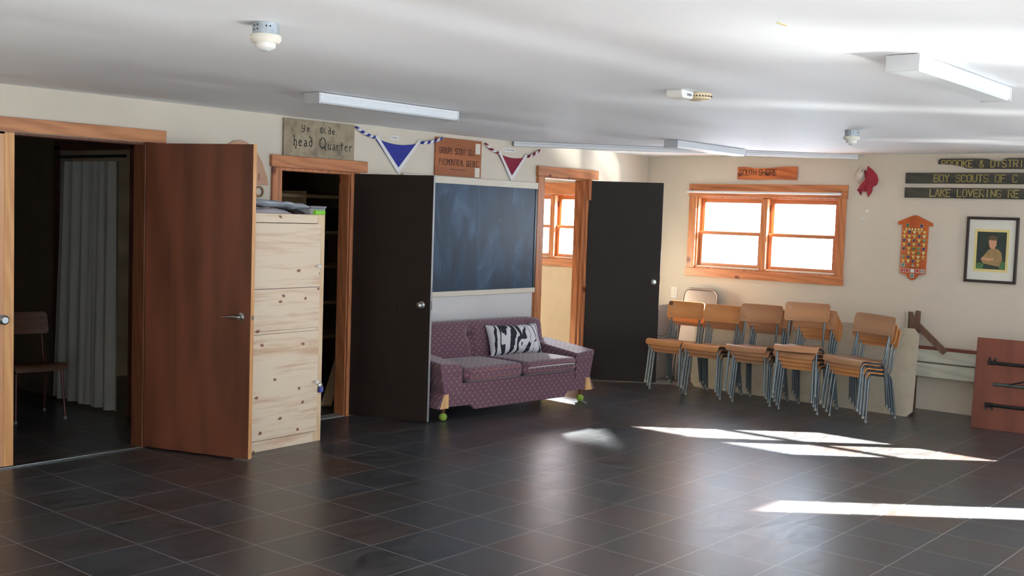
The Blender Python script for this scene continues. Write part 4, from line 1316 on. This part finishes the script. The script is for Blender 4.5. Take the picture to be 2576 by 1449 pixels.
def make_chair(seatmat, tubemat):
    r_ = empty('school_chair')
    PRF = [(-0.226, 0.388), (-0.225, 0.408), (-0.218, 0.427), (-0.202, 0.439), (-0.175, 0.443), (-0.10, 0.434), (-0.02, 0.422), (0.07, 0.412), (0.13, 0.410), (0.175, 0.416)]

    def seat(u, v, d):
        t_ = v * (len(PRF) - 1)
        i = min(int(t_), len(PRF) - 2)
        fr = t_ - i
        y = PRF[i][0] + (PRF[i + 1][0] - PRF[i][0]) * fr
        z = PRF[i][1] + (PRF[i + 1][1] - PRF[i][1]) * fr
        a, b = PRF[max(i - 0, 0)], PRF[i + 1]
        ty, tz = b[0] - a[0], b[1] - a[1]
        ln = math.hypot(ty, tz)
        hw = 0.196 - 0.03 * max(0, (y + 0.05) / 0.225)
        if v < 0.1:
            hw -= 0.012 * (1 - v / 0.1)
        if v > 0.9:
            hw -= 0.03 * ((v - 0.9) / 0.1) ** 2
        x = (u - 0.5) * 2 * hw
        z -= 0.006 * (1 - (2 * u - 1) ** 2) * (0.4 if v < 0.3 else 1)
        return Vector((x, y + d * tz / ln, z - d * ty / ln))
    MB().shell(seat, 14, 18, 0.011).build('seat', seatmat, r_)

    def back(u, v, d):
        s = 2 * u - 1
        w_ = 0.205
        cr_ = 0.026
        x = s * w_
        z = 0.632 + 0.170 * v
        c0 = max(0, abs(x) - (w_ - cr_))
        lim = cr_ - math.sqrt(max(0, cr_ * cr_ - c0 * c0))
        z = min(max(z, 0.632 + lim), 0.802 - lim)
        y = 0.203 + 0.27 * (z - 0.605) - 0.03 * s * s
        return Vector((x, y + d, z))
    bk = MB().shell(back, 44, 22, 0.010)
    o = bk.build('backrest', seatmat, r_)
    for x in (-0.16, 0.16):
        for z in (0.672, 0.755):
            MB().lathe([(0.006, -0.003), (0.006, 0.0), (0.003, 0.003)], (x, 0.203 + 0.27 * (z - 0.605) - 0.03 * 0.64 - 0.001, z), 10, 0,
                       Matrix.Rotation(R(90), 4, 'X')).build('rivet', M['chrome'], o)
    for sx_ in (-1, 1):
        fr = [(0.187, -0.212, 0.018), (0.178, -0.19, 0.22), (0.172, -0.176, 0.37), (0.169, -0.165, 0.400), (0.166, -0.14, 0.412), (0.164, -0.10, 0.411), (0.163, 0.0, 0.397)]
        rl = [(0.19, 0.225, 0.018), (0.182, 0.19, 0.22), (0.176, 0.165, 0.345), (0.172, 0.152, 0.372), (0.168, 0.13, 0.386), (0.164, 0.09, 0.388), (0.163, 0.0, 0.397)]
        for pth in (fr, rl):
            lg = MB().tube([(x * sx_, y, z) for x, y, z in pth], 0.0105, 10).build('leg', tubemat, r_)
            MB().lathe([(0.011, 0.0), (0.0135, 0.003), (0.0135, 0.022)], (pth[0][0] * sx_, pth[0][1], 0), 12).build('glide', M['glide'], lg)
        upr = [(0.163, 0.09, 0.388), (0.162, 0.15, 0.396), (0.161, 0.178, 0.43), (0.160, 0.20, 0.56), (0.160, 0.225, 0.655), (0.160, 0.252, 0.765)]
        MB().tube([(x * sx_, y, z) for x, y, z in upr], 0.0095, 10).build('back_upright', tubemat, r_)
    return r_


protoA = make_chair(M['ply_a'], M['tube'])
protoB = make_chair(M['ply_b'], M['tube'])
protoC = make_chair(M['ply_c'], M['tube'])
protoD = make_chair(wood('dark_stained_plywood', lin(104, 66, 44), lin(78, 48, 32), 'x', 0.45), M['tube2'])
used = set()
ORD = ['bottom', 'second', 'third', 'fourth', 'fifth']
STK = [  # front foot mid x, y, yaw, count, kinds bottom to top, words
    (1.02, -1.075, 2.0, 3, 'BAA', 'the stack nearest the dark door'),
    (1.45, -1.10, 1.0, 3, 'BBA', 'the second stack from the dark door'),
    (1.93, -1.085, 10.0, 4, 'CBBB', 'the middle stack under the window'),
    (2.455, -1.13, 1.0, 5, 'AAABB', 'the tallest stack'),
    (2.925, -1.13, -12.0, 4, 'AABC', 'the stack beside the speckled board'),
]
TOPW = ['orange plywood chair with corner stain on top of %s', 'orange plywood chair with bright rivets on top of %s', 'dull brown plywood chair on top of %s',
        'dull brown plywood chair set askew on top of %s', 'worn brown plywood chair turned leftward on top of %s']
for si, (fx, fy, yaw, n, kinds, wds) in enumerate(STK):
    for i in range(n):
        p = {'A': protoA, 'B': protoB, 'C': protoC}[kinds[i]]
        if p.name in used:
            c = copy_tree(p)
        else:
            c = p
            used.add(p.name)
        a = yaw
        lift = 0.0
        ox_ = 0.0
        if si == 3 and i == 4:
            a, lift, ox_ = 14.0, 0.02, -0.005
        if si == 2 and i < 3:
            a, ox_ = 5.0, 0.03
        d = Vector((math.sin(R(a)), -math.cos(R(a)), 0))     # facing direction
        ctr = Vector((fx + ox_, fy, 0)) - d * 0.21
        c.location = ctr + d * 0.045 * i + Vector((0, 0, 0.04 * i + lift))
        c.rotation_euler = (0, R(2.2) if (si == 4 and i == 3) else 0, R(a))
        if i == n - 1:
            lab = TOPW[si] % wds
        else:
            lab = '%s plywood chair up from the floor in %s' % (ORD[i], wds)
        tag(c, lab, 'chair', 'school chairs stacked along the end wall')
        if i == n - 1 and si == 0:
            for ch in c.children:
                if ch.name.startswith('backrest'):
                    sfn = lambda u, v, d_: Vector((-0.196 + 0.036 * u, 0.203 + 0.27 * (0.755 + 0.04 * v - 0.605) - 0.03 * ((0.196 - 0.036 * u) / 0.2) ** 2 - 0.0012 + d_, 0.755 + 0.04 * v))
                    MB().shell(sfn, 3, 3, 0.001).build('stain_patch', M['stain'], ch)
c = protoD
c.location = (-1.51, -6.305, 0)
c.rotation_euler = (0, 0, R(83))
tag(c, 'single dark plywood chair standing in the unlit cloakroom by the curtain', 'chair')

# metal folding chair leaning on the end wall behind the stacks
r_ = thing('folding_chair', 'taupe metal folding chair leaning on the end wall behind the chair stacks', 'folding chair', (0.82, -0.33, 0), (R(-12), 0, 0))
pts = [(-0.205, 0, 0.012), (-0.205, 0, 0.90)]
for k in range(1, 7):
    a = math.pi / 2 * k / 6
    pts.append((-0.205 + 0.085 * (1 - math.cos(a)), 0, 0.915 + 0.085 * math.sin(a)))
pts += [(-x, y, z) for x, y, z in reversed(pts)]
MB().tube(pts, 0.0125, 10).build('front_frame', M['foldback'], r_)
bx((-0.192, -0.006, 0.74), (0.192, 0.006, 0.985)).build('back_panel', M['foldback'], r_, 0.005)
bx((-0.18, -0.022, 0.32), (0.18, -0.008, 0.70)).build('seat_panel', M['foldback'], r_, 0.005)
for x in (-0.17, 0.17):
    MB().tube([(x, 0.03, 0.012), (x, 0.022, 0.68)], 0.011, 10).build('rear_leg', M['foldback'], r_)

# light switch, wall tacks
r_ = thing('light_switch', 'white light switch plate on the end wall beside the black brown door', 'light switch', (0.408, 0, 0.912))
bx((-0.04, -0.006, -0.061), (0.04, 0, 0.061)).build('plate', M['white_plastic'], r_, 0.003)
bx((-0.016, -0.009, -0.03), (0.016, -0.006, 0.03)).build('rocker', M['cream_plastic'], r_, 0.001)
for x, z, lab in ((2.545, 1.855, 'upper of two white wall tacks under the neckerchief'), (2.507, 1.778, 'lower of two white wall tacks under the neckerchief')):
    tag(MB().lathe([(0.016, 0), (0.014, 0.004), (0.006, 0.007)], (0, 0, 0), 14, 0, Matrix.Rotation(R(90), 4, 'X')).build('wall_tack', M['white_plastic'], None, loc=(x, 0, z)), lab, 'tack', 'white wall tacks')

# ------------------------------------------------------------------ boards and tables along the end wall
r_ = thing('hardboard_panel', 'grey hardboard panel standing on edge between black brown door and end wall', 'panel', (0.474, -0.415, 0), (0, 0, 0))
bx((-0.012, 0, 0.0), (0.0, 0.40, 0.795)).build('sheet', M['greypanel'], r_)
cr_ = MB()
for (y0, z0), (y1, z1) in (((0.0, 0.47), (0.10, 0.452)), ((0.10, 0.452), (0.2, 0.475)), ((0.2, 0.475), (0.26, 0.47))):
    cr_.prism([(y0, z0), (y1, z1), (y1, z1 + 0.004), (y0, z0 + 0.004)], LW, 0.0, 0.0006)
cr_.build('crack_line', M['hole'], r_)
# speckled board with clipped corners
SBH, SBL = 0.80, 2.30
r_ = thing('speckled_board', 'long speckled beige board with clipped corners standing behind the chair stacks', 'board', (0.985, -0.555, 0), (R(-5.5), 0, 0))
kk = 0.05
poly = [(kk, 0), (SBL - kk, 0), (SBL, kk), (SBL, SBH - kk), (SBL - kk, SBH), (kk, SBH), (0, SBH - kk), (0, kk)]
MB().prism(poly, lambda u, v, d: Vector((u, d, v)), 0.0, 0.016).build('sheet', M['speckle'], r_, 0.001)
# white bench tipped against the wall
r_ = thing('tipped_bench', 'worn white plank bench tipped on its side against the end wall', 'bench', (3.0, 0, 0))
for z0, z1, y0 in ((0.462, 0.578, -0.088), (0.322, 0.448, -0.09)):
    bx((-0.1, y0, z0), (1.9, y0 + 0.03, z1)).build('seat_plank', M['bench_white'], r_, 0.003)
bx((-0.1, -0.092, 0.578), (1.9, -0.03, 0.604)).build('plank_edge', M['bench_edge'], r_, 0.002)
pv = [(0.02, 0.0), (0.125, 0.0), (0.125, 0.925), (0.092, 0.93), (0.075, 0.87), (0.06, 0.865), (0.048, 0.91), (0.02, 0.915)]
MB().prism(pv, lambda u, v, d: Vector((u, -d, v)), 0.018, 0.055).build('leg_post', M['bench_brown'], r_, 0.002)
bx((0.004, -0.05, 0.5), (0.02, -0.02, 0.905)).build('paint_strip', M['bench_white'], r_)
bx((1.5, -0.055, 0), (1.6, -0.018, 0.9)).build('leg_post', M['bench_brown'], r_, 0.002)
b0, b1 = Vector((0.13, -0.105, 0.80)), Vector((0.40, -0.105, 0.565))
MB().loft([b0 + Vector(q) for q in ((-0.02, -0.012, -0.02), (0.02, -0.012, 0.02), (0.02, 0.012, 0.02), (-0.02, 0.012, -0.02))],
          [b1 + Vector(q) for q in ((-0.02, -0.012, -0.02), (0.02, -0.012, 0.02), (0.02, 0.012, 0.02), (-0.02, 0.012, -0.02))]).build('brace', M['bench_brown'], r_, 0.002)
# folded table on edge
r_ = thing('folding_table', 'folded mahogany laminate table standing on edge at the right end', 'table', (3.822, -0.625, 0), (R(-5.0), 0, R(4.0)))
bx((0, 0, 0.0), (1.5, 0.022, 0.782)).build('table_top', M['laminate'], r_, 0.003)
for z, sgn in ((0.572, 1), (0.212, -1)):
    MB().tube([(0.125, -0.03, z), (1.38, -0.03, z)], 0.014, 10).build('leg', M['black'], r_)
    bk = MB()
    bk.box((0.105, -0.026, z - 0.018), (0.165, -0.002, z + 0.018))
    for dx_ in (0.105, 0.15):
        bk.prism([(dx_, z), (dx_ + 0.022, z), (dx_ + 0.018, z + sgn * 0.048), (dx_ + 0.004, z + sgn * 0.048)], lambda u, v, d: Vector((u, d, v)), -0.016, -0.001)
    o = bk.build('hinge_bracket', M['black'], r_, 0.002)
    sc_ = MB()
    for dx_ in (0.116, 0.161):
        sc_.lathe([(0.005, 0), (0.003, 0.003)], (dx_, -0.016, z + sgn * 0.04), 8, 0, Matrix.Rotation(R(90), 4, 'X'))
    sc_.build('screw', M['chrome'], o)
MB().tube([(0.16, -0.022, 0.392), (1.35, -0.022, 0.396)], 0.013, 10).build('cross_bar', plain('grey_green_steel', lin(70, 78, 76), 0.5, 0.3), r_)
MB().tube([(0.29, -0.03, 0.398), (0.75, -0.034, 0.56)], 0.006, 8).build('stay_wire', M['black'], r_)

# ------------------------------------------------------------------ things on the end wall
# South Shore log sign
r_ = thing('log_sign', 'short red cedar sign reading South Shore above the end wall window', 'sign', (1.13, 0, 2.155))
lp = [(0, 0), (0.22, -0.006), (0.45, 0.002), (0.668, -0.006), (0.672, 0.06), (0.668, 0.13), (0.5, 0.128), (0.38, 0.118), (0.22, 0.114), (0.1, 0.128), (0.0, 0.128)]
MB().prism(lp, BW, 0.002, 0.026).build('board', M['log'], r_, 0.004)
t = MB()
strokes(t, 'SOUTH', BW, 0.03, 0.042, 0.058, 0.039, 0.0065, 0.026, 0.0268, gwid=0.0072)
strokes(t, 'SHORE', BW, 0.25, 0.042, 0.058, 0.042, 0.0075, 0.026, 0.0268, gwid=0.0076)
t.build('lettering', M['burn'], r_)
# three dark green boards
r_ = thing('name_board', 'broken topmost dark green board with yellow BROOKE lettering', 'sign', (3.204, 0, 2.25))
bp = [(0.0, 0.055), (0.035, 0.052), (0.12, 0.05), (0.2, 0.035), (0.27, 0.013), (0.33, 0.012), (1.1, 0.006), (1.1, 0.105), (0.62, 0.106), (0.585, 0.098), (0.56, 0.076), (0.5, 0.082), (0.44, 0.1), (0.3, 0.104), (0.02, 0.104), (0.005, 0.09)]
MB().prism(bp, BW, 0.002, 0.022).build('board', M['green_board'], r_)


def clip_strokes(glyphs, u0, v0, h, adv, gw, lo):
    # strokes cut off below the broken edge lo(u)
    k = h / 6
    mb = MB()
    u = u0
    for g_ in glyphs:
        if g_ != ' ':
            for pl in STROKES[g_]:
                for (a, b), (c_, d_) in zip(pl, pl[1:]):
                    p = Vector((u + a * gw, v0 + b * k))
                    q = Vector((u + c_ * gw, v0 + d_ * k))
                    if p.y < lo(p.x) + 0.003 and q.y < lo(q.x) + 0.003:
                        continue
                    for _ in range(2):
                        if p.y < lo(p.x) + 0.003 and abs(q.y - p.y) > 1e-5:
                            p = p + (q - p) * min(0.98, (lo(p.x) + 0.003 - p.y) / (q.y - p.y))
                        p, q = q, p
                    t_ = (q - p).normalized()
                    n = Vector((-t_.y, t_.x)) * 0.0045
                    mb.prism([p + n, p - n, q - n, q + n], BW, 0.022, 0.0242)
        u += adv
    return mb


clip_strokes('BROOKE & DISTRI', 0.036, 0.026, 0.062, 0.0487, 0.0088, lambda u: 0.055 if u < 0.12 else max(0.012, 0.055 - (u - 0.12) * 0.28)).build('lettering', M['yellow'], r_)
r_ = thing('name_board', 'middle dark green board with yellow BOY SCOUTS lettering', 'sign', (2.91, 0, 2.124))
bx((0, -0.022, 0), (1.42, -0.002, 0.1)).build('board', M['green_board'], r_, 0.002)
strokes(MB(), 'BOY SCOUTS OF C', BW, 0.268, 0.018, 0.064, 0.0497, 0.009, 0.022, 0.0242, gwid=0.009).build('lettering', M['yellow'], r_)
r_ = thing('name_board', 'lowest dark green board with yellow LAKE LOVERING lettering', 'sign', (2.908, 0, 1.99))
bx((0, -0.022, 0), (1.42, -0.002, 0.095)).build('board', M['green_board'], r_, 0.002)
strokes(MB(), 'LAKE LOVERING RE', BW, 0.24, 0.016, 0.064, 0.0497, 0.009, 0.022, 0.0242, gwid=0.009).build('lettering', M['yellow'], r_)

# red and white neckerchief pinned up
r_ = thing('neckerchief', 'red and white folded neckerchief pinned beside the end wall window', 'neckerchief', (2.53, 0, 1.99))


def leafp(pts, d0, d1, bulge):
    # a cloth fold: outline polygon with a raised middle, closed at the back
    cx_ = sum(p[0] for p in pts) / len(pts)
    cz_ = sum(p[1] for p in pts) / len(pts)
    n = len(pts)
    v = [BW(u, z, d0) for u, z in pts] + [BW(u, z, d1) for u, z in pts] + [BW(cx_ + (u - cx_) * 0.5, cz_ + (z - cz_) * 0.5, d1 + bulge) for u, z in pts] + [BW(cx_, cz_, d1 + bulge * 1.15)]
    f = [tuple(range(n))]
    for i in range(n):
        j = (i + 1) % n
        f += [(i, j, n + j, n + i), (n + i, n + j, 2 * n + j, 2 * n + i), (2 * n + i, 2 * n + j, 3 * n)]
    return MB().add(v, f, 0, True)


leafp([(-0.125, 0.215), (-0.11, 0.255), (-0.07, 0.295), (-0.058, 0.262), (-0.062, 0.24), (-0.03, 0.262), (-0.022, 0.20), (-0.05, 0.17), (-0.085, 0.125), (-0.115, 0.16)], 0.004, 0.012, 0.03).build('white_fold', M['offwhite_cloth'], r_)
leafp([(-0.03, 0.262), (-0.005, 0.245), (0.0, 0.3), (0.05, 0.262), (0.095, 0.215), (0.112, 0.165), (0.1, 0.12), (0.06, 0.095), (0.055, 0.05), (0.02, 0.0), (0.008, 0.06), (-0.02, 0.05), (-0.085, 0.075), (-0.06, 0.125), (-0.02, 0.17)], 0.006, 0.016, 0.034).build('red_fold', M['red_cloth'], r_)
leafp([(-0.10, 0.07), (-0.06, 0.085), (-0.045, 0.06), (-0.055, 0.015), (-0.08, 0.05)], 0.004, 0.012, 0.01).build('tail', M['maroon'], r_)

# badge plaque
r_ = thing('badge_plaque', 'orange house shaped plaque covered in scout badges on the end wall', 'plaque', (3.022, 0, 1.211))
bp = [(0.0, 0.0), (0.03, 0.012), (0.06, 0.05), (0.122, 0.066), (0.128, 0.52), (0.165, 0.512), (0.168, 0.542), (0.03, 0.607), (0.0, 0.615), (-0.03, 0.607), (-0.164, 0.55), (-0.161, 0.52), (-0.118, 0.528), (-0.122, 0.066), (-0.06, 0.05), (-0.03, 0.012)]
MB().prism(bp, BW, 0.002, 0.02).build('board', M['badgewood'], r_, 0.002)


def badge(kind, u, v, colr, s=0.022):
    mb = MB()
    if kind == 't':
        P = lambda k: [(u - s * k, v + s * 0.8 * k), (u + s * k, v + s * 0.8 * k), (u, v - s * k)]
    elif kind == 'u':
        P = lambda k: [(u - s * k, v - s * 0.8 * k), (u + s * k, v - s * 0.8 * k), (u, v + s * k)]
    elif kind == 's':
        P = lambda k: [(u - s * k, v - s * k), (u + s * k, v - s * k), (u + s * k, v + s * k), (u - s * k, v + s * k)]
    else:
        P = lambda k: [(u + s * k * math.cos(a * math.pi / 6), v + s * k * math.sin(a * math.pi / 6)) for a in range(12)]
    mb.prism(P(1.0), BW, 0.02, 0.0225, 0)
    mb.prism(P(0.76), BW, 0.0225, 0.0238, 1)
    mb.build('badge', [M['gold'] if kind in 'tuc' else M['grey_enamel'], M['badge_' + colr]], r_)


rows = ['tan blue cream tan tan', 'tan tan tan blue cream', 'blue cream purple tan teal', 'tan blue tan purple tan', 'blue tan green teal blue', 'red tan tan green cream', 'teal blue tan cream tan', 'tan cream blue tan red']
for j, row in enumerate(rows):
    for i, cn_ in enumerate(row.split()):
        badge('t', -0.092 + 0.047 * i - 0.0 * j, 0.452 - 0.039 * j, cn_, 0.0218)
for i, (k, cn_) in enumerate((('s', 'teal'), ('t', 'red'), ('u', 'grey'), ('t', 'tan'))):
    badge(k, -0.092 + 0.047 * i, 0.142, cn_, 0.019)
for i, cn_ in enumerate(('red', 'red', 'white', 'red', 'grey')):
    badge('s', -0.096 + 0.048 * i, 0.09, cn_, 0.0185)
badge('s', 0.0, 0.042, 'teal', 0.0185)
badge('c', -0.066, 0.518, 'green', 0.019)
badge('c', 0.066, 0.516, 'blue', 0.019)
for i in range(6):
    badge('c', -0.078 + 0.029 * i, 0.482, 'cream', 0.0115)

# framed portrait print (plain generic figure)
r_ = thing('framed_picture', 'black framed portrait print of a figure in khaki on the end wall', 'picture', (3.5, 0, 1.23))
FWd, FH = 0.452, 0.596
m = MB()
m.box((0, -0.03, 0), (FWd, -0.002, 0.024))
m.box((0, -0.03, FH - 0.024), (FWd, -0.002, FH))
m.box((0, -0.03, 0.024), (0.024, -0.002, FH - 0.024))
m.box((FWd - 0.024, -0.03, 0.024), (FWd, -0.002, FH - 0.024))
m.build('frame', M['frame'], r_, 0.003)
bx((0.02, -0.014, 0.02), (FWd - 0.02, -0.01, FH - 0.02)).build('mount', M['mat_white'], r_)
bx((0.075, -0.0155, 0.10), (0.375, -0.014, 0.485)).build('inner_mount', M['mat_yellow'], r_)
pr_ = bx((0.098, -0.0165, 0.125), (0.352, -0.0155, 0.462)).build('print', M['pic_dark'], r_)
pd = lambda pts, d0, d1, mt, nm: MB().prism(pts, BW, d0, d1).build(nm, mt, pr_)
pd([(0.1, 0.127), (0.16, 0.127), (0.165, 0.17), (0.13, 0.185), (0.1, 0.175)], 0.0165, 0.0168, M['pic_leaf'], 'printed_leaves')
pd([(0.3, 0.127), (0.35, 0.127), (0.35, 0.2), (0.32, 0.19), (0.3, 0.16)], 0.0165, 0.0168, M['pic_leaf'], 'printed_leaves')
pd([(0.16, 0.175), (0.3, 0.15), (0.325, 0.21), (0.315, 0.275), (0.285, 0.305), (0.24, 0.318), (0.2, 0.30), (0.165, 0.25), (0.135, 0.215)], 0.0165, 0.0171, M['pic_khaki'], 'printed_coat')
pd([(0.145, 0.21), (0.2, 0.2), (0.25, 0.205), (0.25, 0.222), (0.18, 0.225), (0.15, 0.232)], 0.0171, 0.0174, M['pic_skin'], 'printed_hands')
pd([(0.225, 0.31), (0.25, 0.31), (0.268, 0.34), (0.268, 0.39), (0.2, 0.392), (0.202, 0.35), (0.212, 0.32)], 0.0171, 0.0174, M['pic_skin'], 'printed_face')
pd([(0.192, 0.388), (0.27, 0.385), (0.275, 0.4), (0.262, 0.425), (0.22, 0.43), (0.198, 0.41)], 0.0174, 0.0177, M['pic_hat'], 'printed_cap')
